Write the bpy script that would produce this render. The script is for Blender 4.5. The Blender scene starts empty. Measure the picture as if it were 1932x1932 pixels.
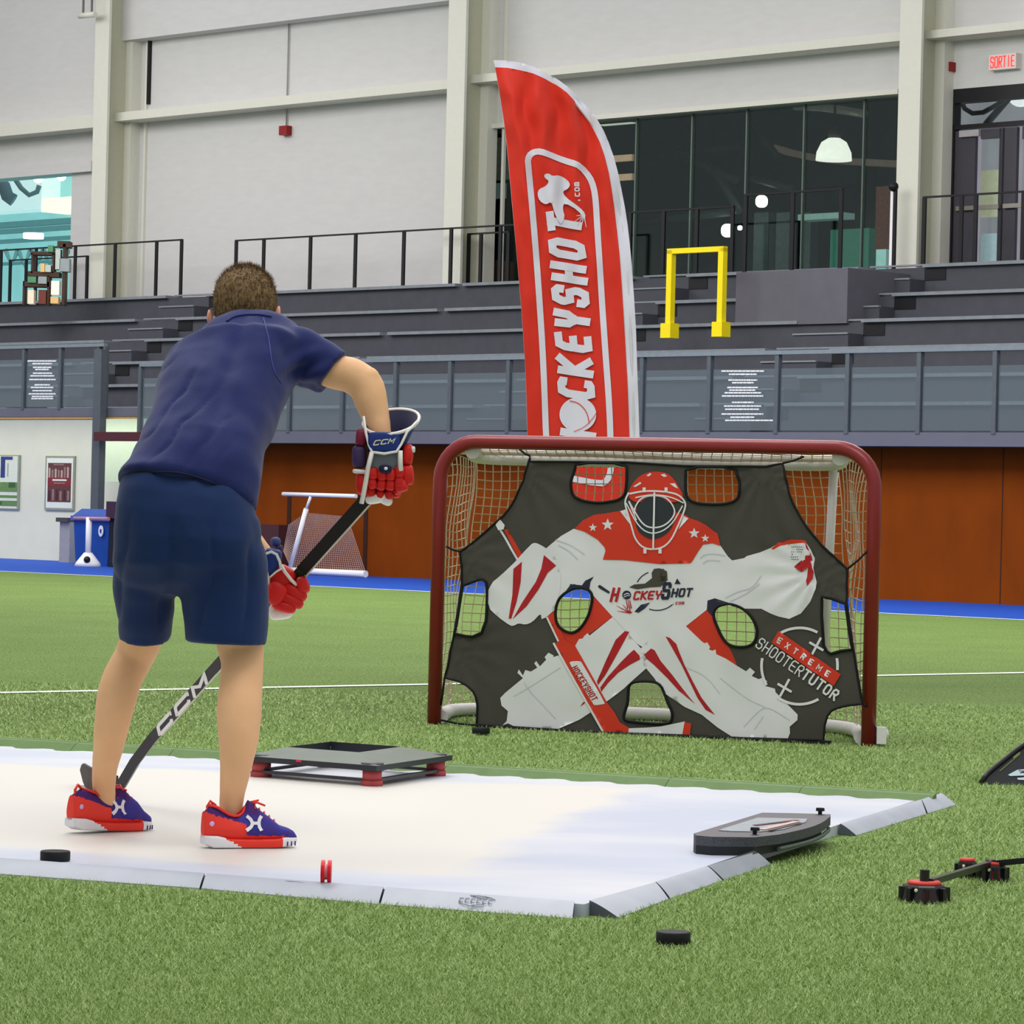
import bpy, bmesh, math, random
from mathutils import Vector, Matrix, noise
from mathutils.geometry import delaunay_2d_cdt
random.seed(7)
scn = bpy.context.scene
COL = scn.collection
V = Vector
# ---------------------------------------------------------------- camera
F = 6400.0; CH = 0.94; ROLL = math.radians(1.4); C0 = 966.0
cam_d = bpy.data.cameras.new('camera'); cam = bpy.data.objects.new('camera', cam_d); COL.objects.link(cam)
cam_d.sensor_width = 36; cam_d.lens = 36 * F / 1932; cam_d.clip_end = 300; cam_d.clip_start = .1
cam.matrix_world = Matrix.Translation((0, 0, CH)) @ Matrix.Rotation(math.pi / 2, 4, 'X') @ Matrix.Rotation(ROLL, 4, 'Z')
scn.camera = cam
# ---------------------------------------------------------------- world and lights
w = bpy.data.worlds.new('hall_air'); scn.world = w; w.use_nodes = True
w.node_tree.nodes['Background'].inputs[0].default_value = (.98, .97, 1.0, 1)
w.node_tree.nodes['Background'].inputs[1].default_value = .62
scn.view_settings.view_transform = 'Standard'; scn.view_settings.look = 'None'
scn.view_settings.exposure = 0.0; scn.view_settings.gamma = 1.0; scn.view_settings.use_curve_mapping = False
def area(name, loc, size, power, col=(1, .98, .95), rot=(0, 0, 0), sy=None):
    l = bpy.data.lights.new(name, 'AREA'); l.shape = 'RECTANGLE'; l.size = size; l.size_y = sy or size; l.energy = power; l.color = col
    o = bpy.data.objects.new(name, l); COL.objects.link(o); o.location = loc; o.rotation_euler = rot
    return o
# banks of hall lamps high above the pitch
area('hall_lamp_bank', (1.0, 7.5, 8.5), 5, 330, sy=4)
area('hall_lamp_bank', (-3, 15, 9.5), 7, 560, sy=5)
area('hall_lamp_bank', (3, 25, 10), 9, 900, sy=6)
area('hall_lamp_bank', (-4, 35, 10), 10, 1500, rot=(math.radians(28), 0, math.radians(-44)), sy=6)
area('hall_lamp_bank', (9, 28, 10), 10, 420, rot=(math.radians(28), 0, math.radians(-44)), sy=6)
area('hall_lamp_bank', (-13, 50, 10.5), 10, 950, rot=(math.radians(28), 0, math.radians(-44)), sy=5)
# ---------------------------------------------------------------- picture <-> place measures
CT, ST = math.cos(ROLL), math.sin(ROLL)
def ray(px, py):
    u = px - C0; v = C0 - py
    return V(((u * CT - v * ST) / F, 1.0, (u * ST + v * CT) / F))
def W(px, py, Y): return V((0, 0, CH)) + ray(px, py) * Y
def G(px, py, z=0.0):
    r = ray(px, py); return V((0, 0, CH)) + r * ((z - CH) / r.z)
AW = math.radians(44); EW = V((math.cos(AW), -math.sin(AW), 0)); NW = V((math.sin(AW), math.cos(AW), 0)); DW = 32.5
def wp(s, t, z): return EW * s + NW * (DW + t) + V((0, 0, z))
def WS(px, py, t):
    r = ray(px, py); k = (DW + t) / r.dot(NW); p = V((0, 0, CH)) + r * k
    return p.dot(EW), p.z
# ---------------------------------------------------------------- materials
MC = {}
def lin(c):
    c = c / 255.0
    return c / 12.92 if c <= .04045 else ((c + .055) / 1.055) ** 2.4
def rgb(c): return (lin(c[0]), lin(c[1]), lin(c[2]), 1)
def mk(name, col, rough=.6, metal=0.0, var=.08, scale=12, bump=0.0, bscale=60, spec=.3, emit=0, col2=None, stretch=None, sheen=0, detail=4, contrast=.25):
    if name in MC: return MC[name]
    m = bpy.data.materials.new(name); m.use_nodes = True; nt = m.node_tree; b = nt.nodes['Principled BSDF']
    b.inputs['Roughness'].default_value = rough; b.inputs['Metallic'].default_value = metal
    b.inputs['Specular IOR Level'].default_value = spec
    if sheen: b.inputs['Sheen Weight'].default_value = sheen
    tc = nt.nodes.new('ShaderNodeTexCoord'); mp = nt.nodes.new('ShaderNodeMapping')
    nt.links.new(tc.outputs['Object'], mp.inputs['Vector'])
    if stretch: mp.inputs['Scale'].default_value = stretch
    n = nt.nodes.new('ShaderNodeTexNoise'); n.inputs['Scale'].default_value = scale; n.inputs['Detail'].default_value = detail
    nt.links.new(mp.outputs[0], n.inputs['Vector'])
    r = nt.nodes.new('ShaderNodeValToRGB'); c = rgb(col)
    if col2: d = rgb(col2); a = c
    else:
        a = tuple(x * (1 - var) for x in c[:3]) + (1,); d = tuple(min(1, x * (1 + var)) for x in c[:3]) + (1,)
    r.color_ramp.elements[0].position = .5 - contrast; r.color_ramp.elements[1].position = .5 + contrast
    r.color_ramp.elements[0].color = a; r.color_ramp.elements[1].color = d
    nt.links.new(n.outputs['Fac'], r.inputs[0]); nt.links.new(r.outputs[0], b.inputs['Base Color'])
    if emit:
        nt.links.new(r.outputs[0], b.inputs['Emission Color']); b.inputs['Emission Strength'].default_value = emit
    if bump:
        n2 = nt.nodes.new('ShaderNodeTexNoise'); n2.inputs['Scale'].default_value = bscale; n2.inputs['Detail'].default_value = 3
        nt.links.new(mp.outputs[0], n2.inputs['Vector'])
        bp = nt.nodes.new('ShaderNodeBump'); bp.inputs['Strength'].default_value = bump; bp.inputs['Distance'].default_value = .01
        nt.links.new(n2.outputs['Fac'], bp.inputs['Height']); nt.links.new(bp.outputs[0], b.inputs['Normal'])
    MC[name] = m; return m
def glass(name, tint=(200, 215, 215), refl=.12, rough=.03, tr=(255, 255, 255)):
    if name in MC: return MC[name]
    m = bpy.data.materials.new(name); m.use_nodes = True; nt = m.node_tree; nt.nodes.clear()
    o = nt.nodes.new('ShaderNodeOutputMaterial'); mx = nt.nodes.new('ShaderNodeMixShader')
    t = nt.nodes.new('ShaderNodeBsdfTransparent'); g = nt.nodes.new('ShaderNodeBsdfGlossy')
    t.inputs[0].default_value = rgb(tr); g.inputs['Color'].default_value = rgb(tint); g.inputs['Roughness'].default_value = rough
    mx.inputs[0].default_value = refl
    nt.links.new(t.outputs[0], mx.inputs[1]); nt.links.new(g.outputs[0], mx.inputs[2]); nt.links.new(mx.outputs[0], o.inputs[0])
    MC[name] = m; return m
# ---------------------------------------------------------------- mesh builder
class MB:
    def __init__(s): s.v = []; s.f = []; s.m = []; s.sm = []
    def add(s, vs, fs, mi=0, smooth=False):
        o = len(s.v); s.v += [V(p) for p in vs]
        for k, f in enumerate(fs):
            s.f.append([i + o for i in f]); s.m.append(mi[k] if isinstance(mi, list) else mi); s.sm.append(smooth)
        return s
    def hexa(s, p, mi=0):            # 8 corners: bottom loop of four, top loop of four
        return s.add(p, [(3, 2, 1, 0), (4, 5, 6, 7), (0, 1, 5, 4), (1, 2, 6, 5), (2, 3, 7, 6), (3, 0, 4, 7)], mi)
    def box(s, c, sz, mi=0, R=None):
        c = V(c); x, y, z = sz[0] / 2, sz[1] / 2, sz[2] / 2
        p = [V(q) for q in ((-x, -y, -z), (x, -y, -z), (x, y, -z), (-x, y, -z), (-x, -y, z), (x, -y, z), (x, y, z), (-x, y, z))]
        if R is not None: p = [R @ q for q in p]
        return s.hexa([q + c for q in p], mi)
    def wbox(s, s0, s1, t0, t1, z0, z1, mi=0):
        return s.hexa([wp(s0, t0, z0), wp(s1, t0, z0), wp(s1, t1, z0), wp(s0, t1, z0), wp(s0, t0, z1), wp(s1, t0, z1), wp(s1, t1, z1), wp(s0, t1, z1)], mi)
    def loft(s, rings, mi=0, cap=True, smooth=True, close=False):
        n = len(rings[0]); o = len(s.v); fs = []; ms = []
        for r in rings: s.v += [V(p) for p in r]
        m = len(rings)
        for i in range(m - 1 + (1 if close else 0)):
            a = i * n; b = ((i + 1) % m) * n
            for j in range(n):
                k = (j + 1) % n
                s.f.append([o + a + j, o + a + k, o + b + k, o + b + j]); s.m.append(mi if not callable(mi) else mi(i, j)); s.sm.append(smooth)
        if cap and not close:
            s.f.append([o + j for j in range(n)][::-1]); s.m.append(mi if not callable(mi) else mi(0, 0)); s.sm.append(False)
            s.f.append([o + (m - 1) * n + j for j in range(n)]); s.m.append(mi if not callable(mi) else mi(m - 2, 0)); s.sm.append(False)
        return s
    def tube(s, path, r, n=8, mi=0, closed=False, cap=True, flat=None, smooth=True):
        P = [V(p) for p in path]; m = len(P)
        if m < 2: return s
        rr = r if isinstance(r, list) else [r] * m
        T = []
        for i in range(m):
            if closed: d = P[(i + 1) % m] - P[i - 1]
            else: d = P[min(i + 1, m - 1)] - P[max(i - 1, 0)]
            T.append(d.normalized() if d.length > 1e-9 else V((0, 0, 1)))
        ref = V((0, 0, 1)) if abs(T[0].z) < .9 else V((0, 1, 0))
        if flat is not None: ref = V(flat)
        u = (ref - T[0] * ref.dot(T[0])).normalized(); rings = []
        for i in range(m):
            u = (u - T[i] * u.dot(T[i])); u = u.normalized() if u.length > 1e-6 else ref
            v = T[i].cross(u); ra = rr[i] if not isinstance(rr[i], tuple) else rr[i]
            a, b = ra if isinstance(ra, tuple) else (ra, ra)
            rings.append([P[i] + u * (a * math.cos(2 * math.pi * (k + .5) / n)) + v * (b * math.sin(2 * math.pi * (k + .5) / n)) for k in range(n)])
        return s.loft(rings, mi, cap, smooth, closed)
    def sph(s, c, r, mi=0, nu=12, nv=8, R=None, p=1.0):
        c = V(c); rx, ry, rz = r if isinstance(r, tuple) else (r, r, r); rings = []
        sg = lambda a, e: math.copysign(abs(a) ** e, a)
        for i in range(nv + 1):
            th = -math.pi / 2 + math.pi * (i if 0 < i < nv else (i + (.02 if i == 0 else -.02))) / nv; ring = []
            for j in range(nu):
                ph = 2 * math.pi * j / nu
                q = V((rx * sg(math.cos(th), p) * sg(math.cos(ph), p), ry * sg(math.cos(th), p) * sg(math.sin(ph), p), rz * sg(math.sin(th), p)))
                if R is not None: q = R @ q
                ring.append(c + q)
            rings.append(ring)
        return s.loft(rings, mi, True, True)
    def cyl(s, c, r, h, n=24, mi=0, r2=None, R=None, mt=None):
        c = V(c); r2 = r if r2 is None else r2
        a = [V((r * math.cos(2 * math.pi * k / n), r * math.sin(2 * math.pi * k / n), 0)) for k in range(n)]
        b = [V((r2 * math.cos(2 * math.pi * k / n), r2 * math.sin(2 * math.pi * k / n), h)) for k in range(n)]
        if R is not None: a = [R @ q for q in a]; b = [R @ q for q in b]
        fs = [(j, (j + 1) % n, n + (j + 1) % n, n + j) for j in range(n)]
        s.add([q + c for q in a + b], fs, mi, n > 12)
        return s.add([q + c for q in a + b], [tuple(range(n))[::-1], tuple(range(n, 2 * n))], mi if mt is None else mt)
    def prism(s, bot, top, mi=0, mt=None):    # two matching loops
        n = len(bot); s.add(list(bot) + list(top), [(j, (j + 1) % n, n + (j + 1) % n, n + j) for j in range(n)], mi)
        return s.add(list(bot) + list(top), [tuple(range(n))[::-1], tuple(range(n, 2 * n))], mi if mt is None else mt)
    def bbox(s):
        return V([min(p[i] for p in s.v) for i in range(3)]), V([max(p[i] for p in s.v) for i in range(3)])
    def build(s, name, mats, parent=None, label=None, loc=None, mods=None, weld=False):
        me = bpy.data.meshes.new(name); a, b = s.bbox()
        L = V(loc) if loc is not None else (V(((a.x + b.x) / 2, (a.y + b.y) / 2, a.z)) if parent is None else (a + b) / 2)
        me.from_pydata([p - L for p in s.v], [], s.f)
        if not isinstance(mats, (list, tuple)): mats = [mats]
        for m in mats: me.materials.append(m)
        me.polygons.foreach_set('material_index', s.m); me.polygons.foreach_set('use_smooth', s.sm); me.update()
        bm = bmesh.new(); bm.from_mesh(me)
        if weld: bmesh.ops.remove_doubles(bm, verts=bm.verts, dist=1e-5)
        bmesh.ops.recalc_face_normals(bm, faces=bm.faces); bm.to_mesh(me); bm.free()
        o = bpy.data.objects.new(name, me); COL.objects.link(o)
        if parent is not None:
            o.parent = parent; o.location = L - WL(parent)
        else: o.location = L
        if label: o['label'] = label
        return o
def WL(o):
    L = V(o.location)
    while o.parent: o = o.parent; L = L + o.location
    return L
def thing(name, label, cat, loc=(0, 0, 0), group=None):
    o = bpy.data.objects.new(name, None); COL.objects.link(o); o.location = loc; o.empty_display_size = .1
    o['label'] = label; o['category'] = cat
    if group: o['group'] = group
    return o
def tag(o, label, cat, group=None):
    o['label'] = label; o['category'] = cat
    if group: o['group'] = group
    return o
def struct(o): o['kind'] = 'structure'; return o
# ---------------------------------------------------------------- flat artwork helpers (shapes printed on cloth)
def inside(p, poly):
    x, y = p; r = False; j = len(poly) - 1
    for i in range(len(poly)):
        xi, yi = poly[i]; xj, yj = poly[j]
        if (yi > y) != (yj > y) and x < (xj - xi) * (y - yi) / (yj - yi) + xi: r = not r
        j = i
    return r
def densify(poly, step, closed=True):
    out = []; n = len(poly)
    for i in range(n if closed else n - 1):
        a = poly[i]; b = poly[(i + 1) % n]; d = math.dist(a, b); k = max(1, int(d / step))
        for j in range(k): out.append((a[0] + (b[0] - a[0]) * j / k, a[1] + (b[1] - a[1]) * j / k))
    if not closed: out.append(poly[-1])
    return out
def smooth(poly, it=2, closed=True):
    for _ in range(it):
        out = []; n = len(poly)
        if not closed: out.append(poly[0])
        for i in range(n if closed else n - 1):
            a = poly[i]; b = poly[(i + 1) % n]
            out.append((a[0] * .75 + b[0] * .25, a[1] * .75 + b[1] * .25)); out.append((a[0] * .25 + b[0] * .75, a[1] * .25 + b[1] * .75))
        if not closed: out.append(poly[-1])
        poly = out
    return poly
def tri2d(outer, holes=(), step=9):
    loops = [densify(outer, step)] + [densify(h, step) for h in holes]
    vs = []; es = []
    for L in loops:
        o = len(vs); vs += L; es += [(o + i, o + (i + 1) % len(L)) for i in range(len(L))]
    xs = [p[0] for p in loops[0]]; ys = [p[1] for p in loops[0]]
    y = math.floor(min(ys) / step) * step
    while y < max(ys):
        x = math.floor(min(xs) / step) * step
        while x < max(xs):
            q = (x + .37, y + .41)
            if inside(q, loops[0]) and not any(inside(q, h) for h in loops[1:]): vs.append(q)
            x += step
        y += step
    r = delaunay_2d_cdt([V(p) for p in vs], es, [], 0, 1e-4)
    ov, of = r[0], r[2]; out = []
    for f in of:
        c = (sum(ov[i][0] for i in f) / len(f), sum(ov[i][1] for i in f) / len(f))
        if inside(c, loops[0]) and not any(inside(c, h) for h in loops[1:]): out.append(list(f))
    return [tuple(p) for p in ov], out
class Print:                        # layered cloth print on a mapped surface
    def __init__(s, fn, step=9, gap=.0009): s.fn = fn; s.step = step; s.gap = gap; s.mb = MB(); s.clip = None
    def poly(s, pts, mi, layer, holes=(), step=None):
        vs, fs = tri2d(pts, holes, step or s.step)
        if s.clip: fs = [f for f in fs if not any(inside((sum(vs[i][0] for i in f) / 3, sum(vs[i][1] for i in f) / 3), h) for h in s.clip)]
        s.mb.add([s.fn(x, y, layer * s.gap) for x, y in vs], fs, mi, True)
    def stroke(s, pts, wd, mi, layer, closed=False):
        if not isinstance(wd, list) and wd > .1: pts = densify(pts, s.step, closed)
        n = len(pts); L = []; R = []
        for i in range(n):
            if closed: a = pts[i - 1]; b = pts[(i + 1) % n]
            else: a = pts[max(0, i - 1)]; b = pts[min(n - 1, i + 1)]
            p = pts[i]
            def nd(a, b):
                d = math.dist(a, b) or 1; return ((b[0] - a[0]) / d, (b[1] - a[1]) / d)
            if closed or 0 < i < n - 1:
                d1 = nd(a, p); d2 = nd(p, b); t = (d1[0] + d2[0], d1[1] + d2[1]); l = math.hypot(*t) or 1; t = (t[0] / l, t[1] / l)
                k = 1 / max(.5, t[0] * d1[0] + t[1] * d1[1])
            else: t = nd(a, b); k = 1
            w_ = (wd[i] if isinstance(wd, list) else wd) / 2 * k
            L.append((p[0] - t[1] * w_, p[1] + t[0] * w_)); R.append((p[0] + t[1] * w_, p[1] - t[0] * w_))
        vs = [s.fn(x, y, layer * s.gap) for x, y in L + R]
        s.mb.add(vs, [(i, (i + 1) % n, n + (i + 1) % n, n + i) for i in range(n if closed else n - 1)], mi, True)
# stroke letters on a 0..1 grid (x right, y up)
GL = {
 'A': [[(0, 0), (.5, 1), (1, 0)], [(.2, .35), (.8, .35)]], 'C': [[(1, .9), (1, 1), (0, 1), (0, 0), (1, 0), (1, .1)]],
 'D': [[(0, 0), (0, 1), (.7, 1), (1, .75), (1, .25), (.7, 0), (0, 0)]],
 'E': [[(1, 1), (0, 1), (0, 0), (1, 0)], [(0, .5), (.85, .5)]], 'H': [[(0, 0), (0, 1)], [(1, 0), (1, 1)], [(0, .5), (1, .5)]],
 'I': [[(.5, 0), (.5, 1)]], 'K': [[(0, 0), (0, 1)], [(1, 1), (.12, .52), (1, 0)]], 'M': [[(0, 0), (0, 1), (.5, .35), (1, 1), (1, 0)]],
 'N': [[(0, 0), (0, 1), (1, 0), (1, 1)]], 'O': [[(0, 0), (0, 1), (1, 1), (1, 0), (0, 0)]],
 'R': [[(0, 0), (0, 1), (1, 1), (1, .5), (0, .5)], [(.4, .5), (1, 0)]], 'S': [[(1, .8), (1, 1), (0, 1), (0, .52), (1, .52), (1, 0), (0, 0), (0, .2)]],
 'T': [[(0, 1), (1, 1)], [(.5, 1), (.5, 0)]], 'U': [[(0, 1), (0, 0), (1, 0), (1, 1)]], 'X': [[(0, 0), (1, 1)], [(0, 1), (1, 0)]],
 'Y': [[(0, 1), (.06, .62), (.5, .40)], [(1, 1), (.94, .62), (.5, .40)], [(.5, .46), (.5, 0)]], '.': [[(.3, 0), (.3, .16)]],
 'c': [[(.9, .7), (0, .7), (0, 0), (.9, 0)]], 'o': [[(0, 0), (0, .7), (1, .7), (1, 0), (0, 0)]], 'm': [[(0, 0), (0, .7), (1, .7), (1, 0)], [(.5, .7), (.5, 0)]],
}
def rnd(pl, r=.16):
    cl = pl[0] == pl[-1] and len(pl) > 3; q = pl[:-1] if cl else pl; out = []
    n = len(q)
    for i in range(n):
        if not cl and (i == 0 or i == n - 1): out.append(q[i]); continue
        a, b, c = q[i - 1], q[i], q[(i + 1) % n]
        for t, e in ((a, 1), (c, 0)):
            d = math.dist(t, b); k = min(.45, r / max(d, 1e-6)); out.append((b[0] + (t[0] - b[0]) * k, b[1] + (t[1] - b[1]) * k))
    if cl: out.append(out[0])
    return out, cl
def ext(pts, d):
    def e(a, b):
        l = math.dist(a, b) or 1; return (a[0] + (a[0] - b[0]) * d / l, a[1] + (a[1] - b[1]) * d / l)
    return [e(pts[0], pts[1])] + list(pts[1:-1]) + [e(pts[-1], pts[-2])]
def write(pr, text, org, ux, uy, h, wd, adv, thick, mi, layer, shear=0, cols=None, rounding=.14, wide={}):
    """org = baseline start, ux / uy = unit vectors of reading and up direction in artwork units"""
    x = 0
    for i, ch in enumerate(text):
        cw = wd * wide.get(ch, 1)
        if ch in GL:
            for pl in GL[ch]:
                q, cl = rnd(pl, rounding) if ch not in 'XYKAMN' else (pl, False)
                pts = []
                for a, b in q:
                    ix = x + a * (cw - thick) + thick / 2 + shear * b * h; iy = thick / 2 + b * (h - thick)
                    pts.append((org[0] + ux[0] * ix + uy[0] * iy, org[1] + ux[1] * ix + uy[1] * iy))
                if cl: pts = pts[:-1]
                else: pts = ext(pts, thick / 2)
                pr.stroke(pts, thick, cols[i] if cols else mi, layer, cl)
        x += cw + (adv - wd)
# ================================================================ materials
m_wall = mk('painted_block_wall', (205, 204, 204), .8, var=.03, scale=3, bump=.15, bscale=40, stretch=(1, 1, 4))
m_col = mk('painted_steel', (216, 215, 204), .5, var=.02)
m_col_shade = mk('shaded_steel_web', (188, 187, 166), .5, var=.03)  # same paint as the columns, with the web's shade put into the colour
m_dark = mk('charcoal_stand_boards', (72, 73, 82), .7, var=.08, scale=6, bump=.1)
m_nos = mk('worn_step_edge', (128, 134, 142), .5, var=.12, scale=8)
m_blk = mk('black_painted_metal', (20, 21, 26), .5)
m_box = mk('grey_parapet_panel', (98, 96, 106), .7, var=.06, scale=5)
m_fas = mk('grey_fascia', (98, 99, 112), .6, var=.05, scale=4)
m_or = mk('stained_orange_plywood', (124, 56, 4), .8, spec=.1, var=.16, scale=2.2, bump=.05, bscale=60, stretch=(1, 1, .5), detail=6)
m_seam = mk('dark_panel_seam', (52, 24, 12), .7)
m_blue = mk('blue_running_track', (6, 72, 176), .7, var=.08, scale=3, bump=.2, bscale=100)
m_cream = mk('cream_block_wall', (226, 226, 206), .7, var=.03, scale=3)
m_line = mk('white_turf_paint', (232, 240, 224), .8, var=.08, scale=30)
m_post = mk('grey_steel_post', (84, 90, 96), .45)
m_red = mk('alarm_red', (140, 22, 28), .4)
m_yel = mk('yellow_paint', (250, 226, 20), .4, var=.04)
m_white = mk('white_plastic', (236, 236, 238), .35, var=.02)
m_gl = glass('window_glass', refl=.04, tr=(240, 247, 243))
m_bal = glass('balustrade_glass', (184, 196, 206), .27, .14, (225, 234, 236))
# ================================================================ turf
def turf_mat():
    m = bpy.data.materials.new('artificial_turf'); m.use_nodes = True; nt = m.node_tree; b = nt.nodes['Principled BSDF']; N = nt.nodes; L = nt.links
    b.inputs['Roughness'].default_value = .85; b.inputs['Specular IOR Level'].default_value = .15
    tc = N.new('ShaderNodeTexCoord')
    n1 = N.new('ShaderNodeTexNoise'); n1.inputs['Scale'].default_value = 85; n1.inputs['Detail'].default_value = 3; n1.inputs['Distortion'].default_value = .6
    mp = N.new('ShaderNodeMapping'); mp.inputs['Scale'].default_value = (1, .55, 1)
    L.new(tc.outputs['Object'], mp.inputs[0]); L.new(mp.outputs[0], n1.inputs[0])
    n2 = N.new('ShaderNodeTexNoise'); n2.inputs['Scale'].default_value = 1.1; n2.inputs['Detail'].default_value = 3; L.new(tc.outputs['Object'], n2.inputs[0])
    r1 = N.new('ShaderNodeValToRGB'); r1.color_ramp.elements[0].color = rgb((80, 108, 46)); r1.color_ramp.elements[1].color = rgb((146, 172, 98))
    r1.color_ramp.elements[0].position = .36; r1.color_ramp.elements[1].position = .66
    L.new(n1.outputs['Fac'], r1.inputs[0])
    # rolls of turf laid across the pitch, own tones mixed with painted-in lighting
    sp = N.new('ShaderNodeSeparateXYZ'); L.new(tc.outputs['Object'], sp.inputs[0])
    dt = N.new('ShaderNodeVectorMath'); dt.operation = 'DOT_PRODUCT'; L.new(tc.outputs['Object'], dt.inputs[0]); dt.inputs[1].default_value = TN
    mr = N.new('ShaderNodeMapRange'); mr.inputs['From Min'].default_value = TLO; mr.inputs['From Max'].default_value = TLO + 20
    L.new(dt.outputs['Value'], mr.inputs['Value'])
    r2 = N.new('ShaderNodeValToRGB'); r2.color_ramp.interpolation = 'LINEAR'; e = r2.color_ramp.elements
    e[0].position = 0; e[0].color = (1.0,) * 3 + (1,); e[1].position = 1; e[1].color = (.92,) * 3 + (1,)
    for p, c in TB: k = e.new(p); k.color = (c, c, c, 1)
    L.new(mr.outputs[0], r2.inputs[0])
    mx = N.new('ShaderNodeMix'); mx.data_type = 'RGBA'; mx.blend_type = 'MULTIPLY'; mx.inputs[0].default_value = 1
    L.new(r1.outputs[0], mx.inputs[6]); L.new(r2.outputs[0], mx.inputs[7])
    m2 = N.new('ShaderNodeMix'); m2.data_type = 'RGBA'; m2.blend_type = 'MULTIPLY'; m2.inputs[0].default_value = .5
    r3 = N.new('ShaderNodeValToRGB'); r3.color_ramp.elements[0].color = (.72, .76, .7, 1); r3.color_ramp.elements[0].position = .3; r3.color_ramp.elements[1].position = .7
    L.new(n2.outputs['Fac'], r3.inputs[0]); L.new(mx.outputs[2], m2.inputs[6]); L.new(r3.outputs[0], m2.inputs[7]); L.new(m2.outputs[2], b.inputs['Base Color'])
    bp = N.new('ShaderNodeBump'); bp.inputs['Strength'].default_value = .6; bp.inputs['Distance'].default_value = .02
    L.new(n1.outputs['Fac'], bp.inputs['Height']); L.new(bp.outputs[0], b.inputs['Normal'])
    return m
la, lb = G(0, 1308), G(1932, 1270); ld = (lb - la).normalized(); ln = V((-ld.y, ld.x, 0))
TN = tuple(ln); TLO = ln.dot(la) - 12
TB = [(.22, 1.0), (.44, .98), (.5, .72), (.565, .66), (.595, .72), (.602, .84), (.75, .9)]
m_turf = turf_mat()
ga, gb = G(0, 1078), G(1932, 1170); gd = (gb - ga).normalized()
mb = MB(); pa = ga - gd * 60; pb = gb + gd * 40
mb.add([(-40, -6, 0), (40, -6, 0), pb, pa], [(0, 1, 2, 3)])
o = mb.build('floor', m_turf, loc=(0, 0, 0)); struct(o)
mb = MB(); q0 = wp(-110, 8, 0); q1 = wp(20, 8, 0)
mb.add([pa, pb, q1, q0], [(0, 1, 2, 3)]); struct(mb.build('floor_track', m_blue, loc=(0, 0, 0)))
# white pitch line
mb = MB(); wl = .10; A0 = la - ld * 4; B0 = lb + ld * 20
for a, b in ((A0, B0),): mb.add([a - ln * wl / 2 + V((0, 0, .004)), b - ln * wl / 2 + V((0, 0, .004)), b + ln * wl / 2 + V((0, 0, .004)), a + ln * wl / 2 + V((0, 0, .004))], [(0, 1, 2, 3)])
struct(mb.build('trim_1', m_line))
mb = MB(); a = pa + V((0, 0, .004)); b = pb + V((0, 0, .004)); nn = V((-gd.y, gd.x, 0)) * .06
mb.add([a - nn, b - nn, b + nn, a + nn], [(0, 1, 2, 3)]); struct(mb.build('trim_2', m_line))
# ================================================================ lower front of the grandstand
TG = -.45                                    # front plane of fascia and glass
sL, _ = WS(345, 1000, 0); s265, _ = WS(262, 800, TG); sA = -70; sB = -8
zf0 = WS(1932, 843, TG)[1]; zf1 = WS(1932, 816, TG)[1]
mb = MB(); mb.wbox(sL, sB, 0, .2, 0, zf1 - .05)
for px in (545, 690):                         # seams of the plywood doors
    sx = WS(px, 1000, 0)[0]; mb.wbox(sx - .035, sx + .035, -.012, .01, 0, WS(px, 930, 0)[1], 1)
mb.wbox(WS(545, 930, 0)[0], WS(690, 930, 0)[0], -.012, .01, WS(620, 930, 0)[1] - .05, WS(620, 930, 0)[1], 1)
for px in (1120, 1400, 1660, 1890):
    sx = WS(px, 1000, 0)[0]; mb.wbox(sx - .006, sx + .006, -.004, .01, 0, zf1 - .1, 1)
struct(mb.build('wall_front', [m_or, m_seam]))
mb = MB(); mb.wbox(sA, sL, .9, .98, 0, 2.25)
struct(mb.build('wall_left', m_cream))
mb = MB(); mb.wbox(WS(197, 900, .5)[0], sL, .45, .6, 1.25, 2.22); struct(mb.build('trim_3', mk('pale_green_panel', (206, 222, 190), .5, var=.02)))
mb = MB(); mb.wbox(sL - .15, sL, 0, .9, 0, 2.4); struct(mb.build('wall_tunnel', m_cream))
# fascia boards
mb = MB(); mb.wbox(s265, sB, TG, 1.0, zf0, zf1); struct(mb.build('trim_4', m_fas))
zl0 = WS(100, 786, TG)[1]; zl1 = WS(100, 770, TG)[1]
mb = MB(); mb.wbox(sA, s265, TG, 1.4, zl0, zl1); struct(mb.build('trim_5', m_fas))
mb = MB(); mb.wbox(sA, s265, TG + .01, TG + .06, zl0 - .035, zl0); struct(mb.build('trim_6', mk('wooden_edge_strip', (190, 150, 90), .6)))
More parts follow.
